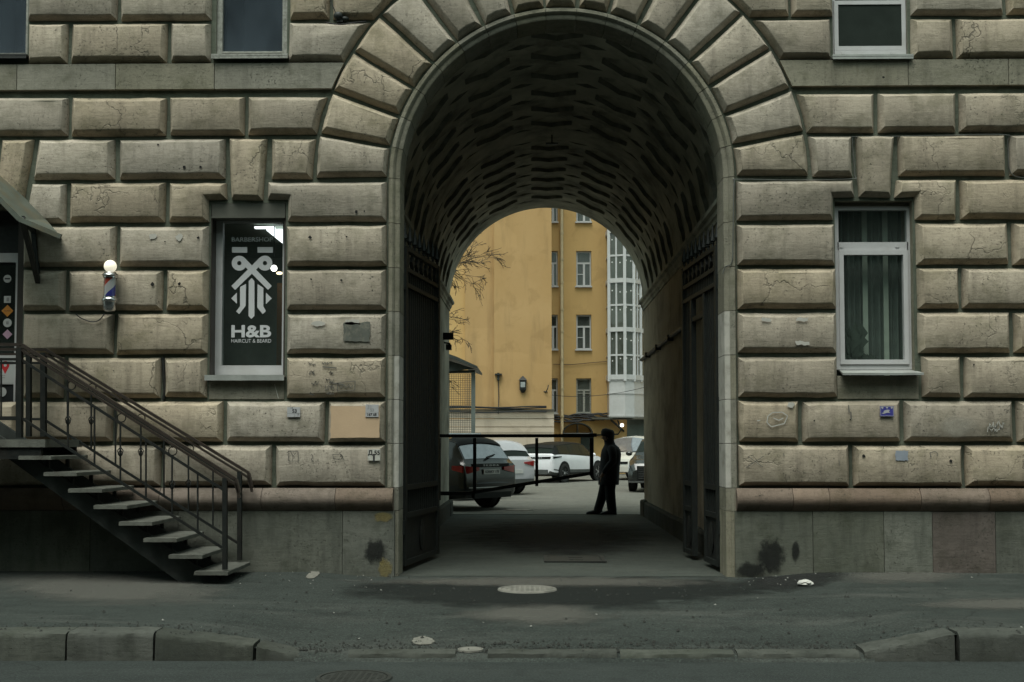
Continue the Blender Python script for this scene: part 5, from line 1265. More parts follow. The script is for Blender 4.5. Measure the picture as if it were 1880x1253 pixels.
for a, b in zip(plan[:-1], plan[1:]):
    for z0, z1 in ((zl(688), zl(609)), (zl(601), zl(519)), (zl(511), zl(427)), (zl(419), zl(340))):
        mb = MB(); mb.quad((a[0], a[1], z0), (b[0], b[1], z0), (b[0], b[1], z1), (a[0], a[1], z1)); mb.build('pane', YGLASS, bay, fix=False)
    mb = MB(); zb0, zb1 = zl(767), zl(697)
    mb.quad((a[0], a[1], zb0), (b[0], b[1], zb0), (b[0], b[1], zb1), (a[0], a[1], zb1)); mb.build('spandrel_panel', WHITEPVC, bay, fix=False)
    mb = MB()
    for py in (764, 722, 698): facet_bar(mb, a, b, zl(py + 1.2), zl(py - 1.2), 0.06)
    mb.build('spandrel_moulding', WHITEPVC, bay)
    mb = MB()
    for p0, p1 in ((690, 605), (603, 515), (513, 423), (421, 336)):
        mb.quad((a[0] * 0.9 + 0.1 * plan[-1][0], a[1] + 0.9, zl(p0)), (b[0] * 0.9 + 0.1 * plan[-1][0], b[1] + 0.9, zl(p0)), (b[0] * 0.9 + 0.1 * plan[-1][0], b[1] + 0.9, zl(p1)), (a[0] * 0.9 + 0.1 * plan[-1][0], a[1] + 0.9, zl(p1)))
    mb.build('inner_wall', mat('bay_inner_wall', (0.30, 0.27, 0.17), 0.9, var=0.3, scale=0.8) if 'bay_inner_wall' not in MATS else MATS['bay_inner_wall'], bay, fix=False)
mb = MB()
for py in (767.5, 694, 606, 516, 424, 336): mb.add([(x, y, zl(py)) for x, y in plan], [tuple(range(len(plan)))])
mb.build('bay_floor', WHITEPVC, bay, fix=False)
mb = MB()
for i in range(1, 4):
    a, b = plan[i], plan[i + 1]
    for py in (437, 478, 533, 565, 622, 659):
        for q in (0.25, 0.75):
            x, y = a[0] + (b[0] - a[0]) * q, a[1] + (b[1] - a[1]) * q + 0.35; mb.sphere((x, y, zl(py + random.uniform(-3, 3))), 0.032, 8)
mb.build('string_lamp', emis('string_lamp_glow', (1, 0.95, 0.85), 0.45), bay)
# below the bay: green door, bracket, lamp; arched porch canopy; cable bundle
a = PA(1152, 805); mb = MB(); mb.box(PA(1151, 780).x - 3, PA(1200, 780).x - 3, -0.06, -0.003, 0, PA(1150, 771).z); mb.build('door', mat('green_grey_door', (0.09, 0.11, 0.095), 0.6, var=0.15), Y_)
mb = MB(); mb.box(PA(1085, 780).x - 3, PA(1200, 780).x - 3, -1.0, -0.003, PA(1150, 769.5).z - 0.04, PA(1150, 769.5).z + 0.04); mb.build('porch_slab', LEDGE, Y_)
mb = MB(); z0, z1 = PA(1120, 771).z - 0.02, PA(1140, 792).z
mb.tube([(PA(1120, 775).x - 3, -0.6, z0), (PA(1145, 793).x - 3, -0.05, z1)], 0.05, 6); mb.tube([(PA(1133, 770).x - 3, -0.3, z0), (PA(1139, 793).x - 3, -0.3, z1 + 0.05), (PA(1134, 799).x - 3, -0.3, z1 - 0.15), (PA(1088, 801).x - 3, -0.1, z1 - 0.2)], 0.04, 6); mb.build('bracket', IRON, Y_)
c = P(1142, 781, YA - 0.4); tt_ = thing('porch_lamp', 'lit round lamp beside the green door under the bay', 'lamp', c)
mb = MB(); mb.sphere((0, 0, 0), 0.085, 12); mb.build('bulb', emis('porch_bulb', (1, 0.96, 0.85), 2.5), tt_, smooth=60); mb = MB(); mb.bar((0, 0.06, 0), (0, 0.38, 0.05), 0.04, 0.04); mb.build('lamp_arm', IRON, tt_)
pc = thing('porch_canopy', 'arched translucent porch canopy above a dark doorway of the yellow house', 'canopy', (PA(1059, 797).x, YA, PA(1059, 797).z))
POLY = glass('smoky_polycarbonate', (0.75, 0.72, 0.55), 2.0)
hw = (P(1087, 797, YA - 1).x - P(1033, 797, YA - 1).x) / 2; hz = 0.5; n = 14
for y0, y1, nm in ((-1.2, -0.004, 'canopy_sheet'),):
    mb = MB()
    for i in range(n):
        a, b = pi * i / n, pi * (i + 1) / n; mb.quad((hw * cos(a), y0, hz * sin(a)), (hw * cos(b), y0, hz * sin(b)), (hw * cos(b), y1, hz * sin(b)), (hw * cos(a), y1, hz * sin(a)))
    mb.build(nm, mat('amber_polycarbonate', (0.30, 0.25, 0.14), 0.35, var=0.1), pc, smooth=60, fix=False)
for y in (-1.2, -0.05):
    mb = MB(); mb.tube([(hw * cos(pi * i / n), y, hz * sin(pi * i / n)) for i in range(n + 1)], 0.03, 5); mb.tube([(-hw, y, 0), (hw, y, 0)], 0.035, 5); mb.tube([(0, y, 0), (0, y, hz)], 0.02, 5); mb.build('arch_tube', IRON, pc)
mb = MB(); mb.box(PA(1066, 800).x - 3, PA(1090, 800).x - 3, -0.05, -0.003, 0, PA(1060, 799).z); mb.build('door', mat('dark_green_door', (0.03, 0.042, 0.036), 0.6), Y_)
random.seed(5); mbc = MB()
for k in range(7):
    py0 = 762 + k * 1.7
    pts = [(PA(px, 765).x, YA - 0.1 - 0.02 * k, PA(px, py0 + 3 * sin(px * 0.05 + k) + random.uniform(-1.5, 1.5)).z) for px in range(1017, 1125, 9)]
    mbc.tube(pts, 0.04, 5)
o = tag(mbc.build('cable_bundle', INK, None, smooth=60), 'tangled dark cable bundle under the lowest window of the yellow house', 'cable bundle'); o['kind'] = 'stuff'
cable('cable', 'thin wire sagging across the yellow house below the bay', [(PA(a, b, -1.5).x, YA - 1.5, PA(a, b, -1.5).z) for a, b in ((1000, 724), (1040, 728), (1090, 727), (1140, 721), (1190, 710))], 0.014, INK)
cable('cable', 'thin wire run along the yellow wall between window rows', [(PA(a, b).x, YA - 0.06, PA(a, b).z) for a, b in ((1016, 669), (1045, 670), (1080, 667), (1114, 664))], 0.015, INK)

# --- mesh shelter on the left
YS = 19.4
t = thing('mesh_shelter', 'wire mesh bin shelter with a dark pitched roof on the left of the courtyard', 'shelter', (-4.5, YS, 0)); o_ = Vector((-4.5, YS, 0))
Q = lambda px, py, d=0.0: Vector(P(px, py, YS + d)) - o_
DGREEN = mat('dark_green_metal', (0.035, 0.045, 0.040), 0.5, var=0.25, scale=5); POSTM = mat('grey_green_post', (0.13, 0.155, 0.145), 0.5, var=0.15)
rw = [Q(877, 674), Q(840, 657), Q(815, 648), Q(770, 648)]
mb = MB(); mb.rings([[tuple(p + Vector((0, y, dz_))) for p in rw for dz_ in ()] or [tuple(rw[0] + Vector((0, y, 0))), tuple(rw[1] + Vector((0, y, 0))), tuple(rw[2] + Vector((0, y, 0))), tuple(rw[3] + Vector((0, y, 0))), tuple(rw[3] + Vector((0, y, -0.10))), tuple(rw[2] + Vector((0, y, -0.10))), tuple(rw[1] + Vector((0, y, -0.10))), tuple(rw[0] + Vector((0, y, -0.06)))] for y in (-0.35, 3.0)]); mb.build('roof', DGREEN, t)
mb = MB(); mb.rings([[tuple(p + Vector((0, y, 0))) for p in (Q(872, 678), Q(822, 662), Q(780, 662), Q(780, 683), Q(822, 683))] for y in (-0.12, -0.08)]); mb.build('gable_board', DGREEN, t)
mb = MB(); mb.bar(Q(765, 684), Q(872, 682.5), 0.08, 0.08); mb.build('lintel', DGREEN, t)
for px, ds in ((869, (0,)), (770, (0, 2.8))):
    for d in ds:
        a = Q(px, 684); mb = MB(); mb.box(a.x - 0.055, a.x + 0.055, d - 0.055, d + 0.055, 0, a.z); mb.build('post', POSTM, t)
x0, x1 = Q(772, 700).x, Q(866, 700).x; z0, z1 = Q(840, 797).z, Q(840, 687).z
mb = MB(); n = int((x1 - x0) / 0.062); nz_ = int((z1 - z0) / 0.062)
for i in range(n + 1): x = x0 + (x1 - x0) * i / n; mb.box(x - 0.005, x + 0.005, -0.008, 0.0, z0, z1)
for i in range(nz_ + 1): z = z0 + (z1 - z0) * i / nz_; mb.box(x0, x1, 0.001, 0.008, z - 0.005, z + 0.005)
o = mb.build('wire_mesh', DGREEN, t); o['kind'] = 'stuff'
mb = MB(); mb.box(x0, x1, -0.02, 0.02, 0, Q(840, 795).z); mb.build('base_panel', DGREEN, t)

# --- bare tree behind the left pier
random.seed(21)
t = thing('bare_tree', 'bare dark tree with fine twigs reaching in front of the ochre wall', 'tree', (-5.0, 21.0, 0))
BARK = mat('dark_bark', (0.018, 0.017, 0.014), 0.9, var=0.3, scale=8, bump=0.3)
tr = MB(); tr.tube([(0, 0, -0.1), (0.1, 0.05, 1.5), (0.05, 0, 3.2), (0.25, 0.1, 5.0), (0.2, 0.1, 6.6), (0.35, 0.2, 8.4)], [0.24, 0.19, 0.16, 0.13, 0.10, 0.06], 9); tr.build('trunk', BARK, t, smooth=60)
brm = MB()
def grow(p, d, ln, r, lev):
    pts = [p]; rs = [r]; n = 5; q = p.copy(); dd = d.copy()
    for i in range(n):
        dd = (dd + Vector((random.uniform(-.22, .22), random.uniform(-.22, .22), random.uniform(-.2, .16)))).normalized()
        q = q + dd * ln / n; pts.append(q.copy()); rs.append(max(0.0060, r * (1 - 0.72 * (i + 1) / n)))
    brm.tube(pts, rs, 5 if lev < 2 else 3, caps=False)
    if lev < 4:
        for k in range((5, 5, 4, 3)[lev]):
            i = random.randint(1, n); b = pts[i]; ax = (pts[i] - pts[i - 1]).normalized()
            nd = (ax + Vector((random.uniform(-1, 1), random.uniform(-1, 1), random.uniform(-0.8, 0.7))) * 0.85).normalized()
            grow(b, nd, ln * random.uniform(0.4, 0.62), max(0.004, rs[i] * 0.6), lev + 1)
for z, dx_, dz_, ln in ((4.2, 1, -0.05, 2.2), (4.9, 1, 0.12, 2.6), (5.5, 1, -0.12, 2.6), (6.1, 0.95, 0.1, 2.4), (6.6, 1, 0.12, 3.4), (7.2, 1, 0.3, 2.6), (5.2, -1, 0.3, 2.2), (6.4, -0.8, 0.5, 2.4), (3.9, 1, -0.3, 1.6), (5.8, 0.5, -0.1, 2.3), (4.6, 0.8, -0.25, 2.0)):
    grow(Vector((0.15, 0.08, z)), Vector((dx_, random.uniform(-0.5, 0.3), dz_)).normalized(), ln * 0.74, 0.045, 0)
o = brm.build('branches', BARK, t, smooth=60, fix=False); o['kind'] = 'stuff'

# ================================================================== CARS
def paint(name, col, rough=0.25, coat=0.6, metal=0.0):
    return mat(name, col, rough, metal, var=0.04, scale=1.5, coat=coat, dirt=([c * 0.75 + 0.02 for c in col], 2.0, 0.35))
CARGLASS = mat('car_glass', (0.012, 0.016, 0.013), 0.16, spec=0.12); CLAD = mat('grey_cladding', (0.055, 0.058, 0.056), 0.6, var=0.15); BLACKPL = mat('black_trim', (0.010, 0.011, 0.011), 0.5, spec=0.12)
RUBBER = mat('tyre_rubber', (0.016, 0.016, 0.016), 0.85); ALLOY = mat('alloy_rim', (0.50, 0.50, 0.52), 0.3, metal=0.7); REDL = mat('red_tail_light', (0.32, 0.012, 0.012), 0.2, coat=0.5); LAMPG = mat('headlight_glass', (0.35, 0.37, 0.38), 0.1, coat=0.5)
PLATEW = mat('white_number_plate', (0.55, 0.55, 0.54), 0.5); ROOFRAIL = mat('silver_roof_rail', (0.45, 0.46, 0.47), 0.3, metal=0.6)
class Car:
    """loft through stations (x from the rear, z bottom, z belt, z roof, half width low, half width belt, half width roof)"""
    def __init__(s, name, label, st, body_m, loc, head, group=None, low_m=None, zlow=None):
        s.st = st; s.t = thing(name, label, 'car', (loc[0], loc[1], -0.02), atan2(head[1], head[0]), group)
        mb = MB(); nst = 26; Lx = st[-1][0]; us = sorted(set([a[0] for a in st] + [Lx * i / nst for i in range(nst + 1)]))
        rings = [[s.pt(u, v) for v in s.vs()] + [tuple((p[0], -p[1], p[2])) for p in [s.pt(u, v) for v in s.vs()][::-1][1:-1]] for u in us]
        mb.rings(rings)
        o = mb.build('body', [body_m, low_m or body_m], s.t, smooth=33)
        if low_m:
            for p in o.data.polygons:
                if p.center.z < zlow: p.material_index = 1
        s.Lx = Lx
    def vs(s): return [0, 1, 1.5, 2, 2.5, 3, 3.5, 4, 4.33, 4.66, 5, 5.4, 6]
    def pt(s, u, v, off=0.0):
        st = s.st; i = 0
        while i < len(st) - 2 and u > st[i + 1][0]: i += 1
        a, b = st[i], st[i + 1]; t = 0 if b[0] == a[0] else max(0, min(1, (u - a[0]) / (b[0] - a[0])))
        _, zb, zl, zr, wl, wb, wr = [p + (q - p) * t for p, q in zip(a, b)]
        zm = zb + (zl - zb) * 0.5
        pts = [(0, zb), (wl * 0.9, zb), (wl, zb + 0.10), (max(wl, wb) + 0.015, zm), (wb, zl), (wr + (wb - wr) * 0.12, zr - (zr - zl) * 0.12), (0, zr)]
        i = min(int(v), 5); f = v - i
        if i == 5: w = pts[5][0] * (1 - f); z = pts[5][1] + (pts[6][1] - pts[5][1]) * sin(f * pi / 2) 
        else: w = pts[i][0] + (pts[i + 1][0] - pts[i][0]) * f; z = pts[i][1] + (pts[i + 1][1] - pts[i][1]) * f
        return (u, w, z)
    def patch(s, name, corners, m, side=1, n=6, off=0.008, nv=3):
        """a piece lying on the body skin between four (u, v) corners"""
        mb = MB(); (a, b, c, d) = corners; grid = []
        for j in range(nv + 1):
            for i in range(n + 1):
                p, q = i / n, j / nv
                uv = [a[k] * (1 - p) * (1 - q) + b[k] * p * (1 - q) + c[k] * p * q + d[k] * (1 - p) * q for k in (0, 1)]
                e = 0.01
                P0 = Vector(s.pt(*uv)); du = Vector(s.pt(uv[0] + e, uv[1])) - Vector(s.pt(uv[0] - e, uv[1])); dv = Vector(s.pt(uv[0], min(uv[1] + e, 6))) - Vector(s.pt(uv[0], uv[1] - e))
                nn = du.cross(dv)
                if nn.length > 1e-9: nn.normalize()
                if nn.y < -1e-3 or (abs(nn.y) < 1e-3 and nn.z < 0): nn = -nn
                if uv[1] > 4.5 and nn.z < 0: nn = -nn
                P0 += nn * off; mb.v.append((P0.x, P0.y * side, P0.z))
        for j in range(nv):
            for i in range(n):
                k = j * (n + 1) + i; mb.f.append((k, k + 1, k + n + 2, k + n + 1)); mb.m.append(0)
        return mb.build(name, m, s.t, smooth=60)
    def roofpatch(s, name, u0, u1, v0, m, off=0.008, n=6, ws=1.0):
        mb = MB(); nv = 8
        for j in range(nv + 1):
            t = -1 + 2 * j / nv
            for i in range(n + 1):
                u = u0 + (u1 - u0) * i / n; v = 6 - abs(t) * (6 - v0); p = Vector(s.pt(u, v)); e = 0.02
                du = Vector(s.pt(u + e, 5.9)) - Vector(s.pt(u - e, 5.9)); nn = Vector((-du.z, 0, du.x)).normalized()
                mb.v.append(tuple(Vector((p.x, p.y * (1 if t >= 0 else -1), p.z)) + nn * off))
        for j in range(nv):
            for i in range(n): k = j * (n + 1) + i; mb.f.append((k, k + 1, k + n + 2, k + n + 1)); mb.m.append(0)
        return mb.build(name, m, s.t, smooth=60)
    def wheels(s, xr, xf, r, track, rim=ALLOY, spokes=5):
        hwm = max(max(a[4], a[5]) for a in s.st) + 0.015; track = hwm - 0.065
        for x in (xr, xf):
            for sd in (1, -1):
                mb = MB(); mb.lathe([(0.001, 0.0), (r + 0.055, 0.0), (r + 0.055, 0.03), (0.001, 0.03)], n=28, axis='y'); mb.v = [(x + a, sd * (hwm - 0.022 + b), r + 0.03 + c) for a, b, c in mb.v]; mb.build('wheel_arch', BLACKPL, s.t, smooth=30)
                w = empty('wheel', (x, sd * (track + 0.03), r), s.t); wd = 0.11
                mb = MB(); mb.lathe([(r * 0.66, wd * 0.2), (r * 0.70, wd * 0.5), (r * 0.9, wd * 0.5), (r * 0.98, wd * 0.3), (r, 0), (r, -wd), (r * 0.9, -wd * 1.5), (r * 0.5, -wd * 1.5)], n=28, axis='y'); mb.v = [(a, sd * b, c) for a, b, c in mb.v]; mb.build('tyre', RUBBER, w, smooth=35)
                mb = MB(); mb.lathe([(r * 0.665, wd * 0.3), (r * 0.62, wd * 0.25), (r * 0.60, -wd * 0.2), (0.001, -wd * 0.25)], n=28, axis='y'); mb.v = [(a, sd * b, c) for a, b, c in mb.v]; mb.build('rim_back', BLACKPL, w, smooth=35)
                mb = MB(); mb.lathe([(r * 0.67, wd * 0.32), (r * 0.61, wd * 0.38), (r * 0.58, wd * 0.2)], n=28, axis='y')
                mb.lathe([(0.001, wd * 0.4), (r * 0.14, wd * 0.4), (r * 0.16, 0)], n=14, axis='y')
                for k in range(spokes):
                    for da in (-0.16, 0.16):
                        a = 2 * pi * k / spokes; mb.bar((r * 0.1 * cos(a), wd * 0.3, r * 0.1 * sin(a)), (r * 0.62 * cos(a + da), wd * 0.3, r * 0.62 * sin(a + da)), r * 0.09, 0.02, upv=(0, 1, 0))
                mb.v = [(a, sd * b, c) for a, b, c in mb.v]; mb.build('rim', rim, w, smooth=35)
    def rear_plane(s, name, y0, y1, z0, z1, m, x=-0.012, th=0.02):
        mb = MB(); mb.box(x, x + th, y0, y1, z0, z1); return mb.build(name, m, s.t)
    def rear_text(s, txt, z, width, m, x=-0.03, bold=0.03, y=0.0, height=None):
        f = Matrix(((0, 0, -1, x), (-1, 0, 0, y), (0, 1, 0, z), (0, 0, 0, 1)))
        return text('lettering', txt, 0, 0, width, 0, m, s.t, bold, height, face=f)
    def mirror(s, x, z, y, m):
        for sd in (1, -1):
            mb = MB(); mb.sphere((x, sd * (y + 0.10), z), 0.10, 10, sq=(0.7, 1.1, 0.75)); mb.build('mirror', m, s.t, smooth=60)
SUV = [(0.0, 0.34, 0.70, 0.74, 0.80, 0.82, 0.80), (0.03, 0.30, 0.98, 1.04, 0.85, 0.86, 0.78), (0.10, 0.28, 1.02, 1.10, 0.88, 0.89, 0.77), (0.42, 0.26, 1.04, 1.56, 0.90, 0.90, 0.68), (0.62, 0.24, 1.04, 1.615, 0.91, 0.91, 0.66), (1.6, 0.24, 1.02, 1.66, 0.91, 0.91, 0.66), (2.6, 0.24, 1.0, 1.63, 0.91, 0.91, 0.65), (2.95, 0.24, 0.99, 1.52, 0.91, 0.91, 0.66), (3.65, 0.24, 0.97, 1.06, 0.91, 0.90, 0.76), (4.2, 0.26, 0.90, 0.97, 0.90, 0.87, 0.72), (4.55, 0.28, 0.78, 0.84, 0.85, 0.80, 0.66), (4.68, 0.34, 0.60, 0.66, 0.72, 0.70, 0.60)]
def suv_common(c, glass_m=CARGLASS, split=True, w=(0.55, 1.35, 1.42, 2.35, 2.42, 3.35)):
    for sd in (1, -1):
        c.patch('window', ((w[0], 4.12), (w[1], 4.08), (w[1], 4.86), (w[0] + 0.12, 4.80)), glass_m, sd)
        c.patch('window', ((w[2], 4.08), (w[3], 4.08), (w[3], 4.86), (w[2], 4.86)), glass_m, sd)
        c.patch('window', ((w[4], 4.08), (w[5], 4.15), (w[4] + 0.45, 4.86), (w[4], 4.86)), glass_m, sd)
    c.roofpatch('windscreen', 2.98, 3.60, 5.0, glass_m)
DG = paint('dark_grey_car_paint', (0.012, 0.015, 0.016), rough=0.2, coat=0.35)
# 1. dark grey estate-like SUV, tail to the arch
hd = Vector((-0.78, 0.62)).normalized()
c1 = Car('parked_car', 'dark grey SUV with roof rails parked nearest behind the barrier', SUV, DG, (-0.88, 12.72), hd, 'cars parked in the courtyard')
suv_common(c1); c1.roofpatch('rear_window', 0.13, 0.40, 5.05, mat('pale_reflecting_glass', (0.42, 0.43, 0.46), 0.06, metal=0.75, spec=1.0))
c1.roofpatch('spoiler', 0.36, 0.66, 4.9, BLACKPL, off=0.035); c1.wheels(0.88, 3.62, 0.35, 0.83)
for sd in (1, -1):
    mb = MB(); pts = [(0.75, 0.60, 1.60), (0.85, 0.60, 1.69), (2.5, 0.60, 1.70), (2.7, 0.6, 1.62)]; mb.tube([(a, sd * b, z) for a, b, z in pts], 0.022, 6); mb.build('roof_rail', ROOFRAIL, c1.t, smooth=40)
    mb = MB(); mb.rings([[(x, sd * y, z) for x, y, z in r] for r in ([(-0.02, 0.42, 0.885), (-0.02, 0.42, 0.955), (0.03, 0.42, 0.955), (0.03, 0.42, 0.885)], [(-0.01, 0.78, 0.82), (-0.01, 0.78, 0.98), (0.05, 0.78, 0.98), (0.05, 0.78, 0.82)], [(0.06, 0.895, 0.84), (0.06, 0.895, 0.99), (0.06, 0.86, 0.99), (0.06, 0.86, 0.84)], [(0.34, 0.925, 0.90), (0.34, 0.925, 0.99), (0.34, 0.87, 0.99), (0.34, 0.87, 0.90)])]); mb.build('tail_light', REDL, c1.t, smooth=40)
c1.rear_plane('tailgate_band', -0.62, 0.62, 0.955, 1.03, BLACKPL, x=0.005, th=0.03); c1.rear_text('S K O D A', 0.995, 0.52, ROOFRAIL, x=0.0, height=0.036)
c1.rear_plane('licence_plate', -0.27, 0.27, 0.80, 0.91, PLATEW, x=-0.028, th=0.025); c1.rear_text('K306KY 178', 0.855, 0.46, INK, x=-0.0295, height=0.06)
mb = MB(); mb.rings([[(-0.06 + 0.10 * abs(y) ** 2, y, z0) for z0 in ()] or [(0.12 * y * y - 0.05, y, 0.30), (0.12 * y * y - 0.06, y, 0.60), (0.12 * y * y + 0.02, y, 0.64), (0.12 * y * y + 0.05, y, 0.30)] for y in [-0.80 + 0.1333 * i for i in range(13)]]); mb.build('bumper', DG, c1.t, smooth=50)
mb = MB(); mb.rings([[(0.12 * y * y - 0.066, y, 0.505), (0.12 * y * y - 0.066, y, 0.525), (0.12 * y * y - 0.05, y, 0.525), (0.12 * y * y - 0.05, y, 0.505)] for y in [-0.78 + 0.13 * i for i in range(13)]]); mb.build('chrome_strip', ROOFRAIL, c1.t)
c1.rear_plane('diffuser', -0.62, 0.62, 0.28, 0.40, BLACKPL, x=-0.055, th=0.05)
mb = MB(); mb.bar((0.09, 0.06, 1.17), (0.16, -0.30, 1.23), 0.03, 0.02); mb.build('wiper', BLACKPL, c1.t); c1.mirror(3.2, 1.08, 0.92, DG)
# 2. black car with an upright red lamp
BLK = paint('black_car_paint', (0.014, 0.016, 0.015))
off2 = Vector((1.25, 3.4)); c2 = Car('parked_car', 'black car with an upright red tail lamp between the grey and silver cars', [tuple([a[0] * 0.95] + [a[1], a[2] * 1.02, a[3] * 1.06] + [q * 0.98 for q in a[4:]]) for a in SUV], BLK, (-1.28, 17.3), hd, 'cars parked in the courtyard')
suv_common(c2); c2.roofpatch('rear_window', 0.12, 0.38, 5.05, CARGLASS); c2.wheels(0.85, 3.45, 0.34, 0.82)
for sd in (1, -1):
    mb = MB(); mb.rings([[(x, sd * y, z) for x, y, z in r] for r in ([(0.0, 0.74, 0.85), (0.05, 0.88, 0.85), (0.14, 0.89, 0.85), (0.1, 0.76, 0.85)], [(0.02, 0.72, 1.05), (0.07, 0.88, 1.05), (0.16, 0.89, 1.05), (0.12, 0.74, 1.05)], [(0.2, 0.70, 1.30), (0.24, 0.80, 1.30), (0.3, 0.8, 1.30), (0.26, 0.7, 1.30)])]); mb.build('tail_light', REDL, c2.t, smooth=40)
# 3. silver-white hatchback with grey cladding
SILV = paint('silver_white_car_paint', (0.46, 0.46, 0.49)); HATCH = [tuple([a[0] * 0.90] + [a[1], a[2] * 0.96, a[3] * 0.97] + [q * 0.96 for q in a[4:]]) for a in SUV]
c3 = Car('parked_car', 'silver white hatchback with grey lower cladding behind the dark cars', HATCH, SILV, (-0.40, 20.2), (-0.78, 0.62), 'cars parked in the courtyard', CLAD, 0.52)
suv_common(c3, w=(0.5, 1.15, 1.22, 2.1, 2.17, 3.0)); c3.roofpatch('rear_window', 0.12, 0.36, 5.05, CARGLASS); c3.roofpatch('spoiler', 0.22, 0.58, 4.95, SILV, off=0.03); c3.wheels(0.78, 3.3, 0.34, 0.81)
for sd in (1, -1):
    mb = MB(); mb.rings([[(x, sd * y, z) for x, y, z in r] for r in ([(-0.01, 0.35, 0.90), (-0.01, 0.35, 0.94), (0.03, 0.35, 0.94), (0.03, 0.35, 0.90)], [(-0.015, 0.75, 0.82), (-0.015, 0.75, 0.97), (0.05, 0.75, 0.97), (0.05, 0.75, 0.82)], [(0.06, 0.87, 0.86), (0.06, 0.87, 0.98), (0.06, 0.8, 0.98), (0.06, 0.8, 0.86)], [(0.36, 0.895, 0.94), (0.36, 0.895, 0.97), (0.36, 0.85, 0.97), (0.36, 0.85, 0.94)])]); mb.build('tail_light', REDL, c3.t, smooth=40)
c3.rear_plane('licence_plate', -0.26, 0.26, 0.62, 0.73, PLATEW, x=-0.02); c3.rear_plane('rear_skid', -0.7, 0.7, 0.30, 0.46, CLAD, x=-0.05, th=0.06)
# 4. white coupe-like SUV with black band
WHT = paint('white_car_paint', (0.72, 0.71, 0.75)); EVO = [(0.0, 0.36, 0.72, 0.76, 0.80, 0.82, 0.78), (0.04, 0.32, 1.02, 1.06, 0.88, 0.88, 0.80), (0.14, 0.30, 1.05, 1.10, 0.92, 0.91, 0.79), (0.45, 0.28, 1.06, 1.42, 0.94, 0.93, 0.69), (0.7, 0.26, 1.06, 1.47, 0.95, 0.94, 0.67), (1.7, 0.24, 1.03, 1.55, 0.95, 0.94, 0.67), (2.5, 0.24, 0.99, 1.55, 0.95, 0.94, 0.66), (2.8, 0.24, 0.98, 1.46, 0.95, 0.93, 0.67), (3.45, 0.24, 0.96, 1.03, 0.95, 0.93, 0.78), (3.95, 0.26, 0.90, 0.97, 0.93, 0.90, 0.74), (4.25, 0.28, 0.80, 0.86, 0.88, 0.84, 0.68), (4.37, 0.34, 0.62, 0.68, 0.74, 0.72, 0.62)]
h4 = Vector((0.52, 0.854)); rw_ = G(1033, 885.5); r4 = Vector((h4.y, -h4.x))
O4 = Vector((rw_.x, rw_.y)) - 0.82 * h4 - 0.88 * r4
c4_ = Car('parked_car', 'white SUV with a black rear band and a dark glass cabin', EVO, WHT, O4, h4, 'cars parked in the courtyard', CLAD, 0.44)
c4_body = [o for o in c4_.t.children if o.name.startswith('body')][0]; c4_body.data.materials.append(BLACKPL)
for p in c4_body.data.polygons:
    if p.center.z > 1.055 and 0.1 < p.center.x < 3.3: p.material_index = 2
suv_common(c4_, w=(0.48, 1.3, 1.36, 2.2, 2.26, 3.2)); c4_.roofpatch('rear_window', 0.16, 0.44, 5.0, CARGLASS); c4_.roofpatch('roof_panel', 0.5, 2.78, 4.92, BLACKPL, off=0.006, n=10); c4_.roofpatch('spoiler', 0.34, 0.62, 4.95, BLACKPL, off=0.03); c4_.wheels(0.82, 3.50, 0.365, 0.87)
for sd in (1, -1):
    c4_.patch('pillar_trim', ((0.46, 4.05), (3.1, 4.0), (2.75, 4.92), (0.6, 4.92)), CARGLASS, sd, n=14, off=0.004)
    mb = MB(); mb.rings([[(x, sd * y, z) for x, y, z in r] for r in ([(0.0, 0.2, 0.90), (0.0, 0.2, 0.97), (0.05, 0.2, 0.97), (0.05, 0.2, 0.90)], [(0.01, 0.8, 0.90), (0.01, 0.8, 0.985), (0.06, 0.8, 0.985), (0.06, 0.8, 0.90)], [(0.10, 0.925, 0.91), (0.10, 0.925, 0.99), (0.10, 0.86, 0.99), (0.10, 0.86, 0.91)], [(0.62, 0.965, 0.97), (0.62, 0.965, 1.0), (0.62, 0.90, 1.0), (0.62, 0.9, 0.97)])]); mb.build('light_band', BLACKPL, c4_.t, smooth=40)
    c4_.patch('lower_strip', ((0.1, 2.3), (0.5, 2.25), (0.5, 2.36), (0.1, 2.45)), BLACKPL, sd)
    c4_.patch('sill_strip', ((1.25, 1.9), (3.05, 1.9), (3.05, 2.1), (1.25, 2.1)), BLACKPL, sd)
c4_.rear_plane('band', -0.2, 0.2, 0.90, 0.97, BLACKPL, x=0.0, th=0.03); c4_.rear_text('R A N G E  R O V E R', 0.935, 0.95, ROOFRAIL, x=-0.008, bold=0.03, height=0.036)
c4_.rear_plane('licence_plate', -0.27, 0.27, 0.72, 0.84, PLATEW, x=-0.02); c4_.rear_text('A784PA 98', 0.78, 0.46, INK, x=-0.0215, height=0.06)
c4_.rear_plane('rear_skid', -0.72, 0.72, 0.33, 0.50, CLAD, x=-0.05, th=0.06); c4_.mirror(2.95, 1.04, 0.95, WHT)
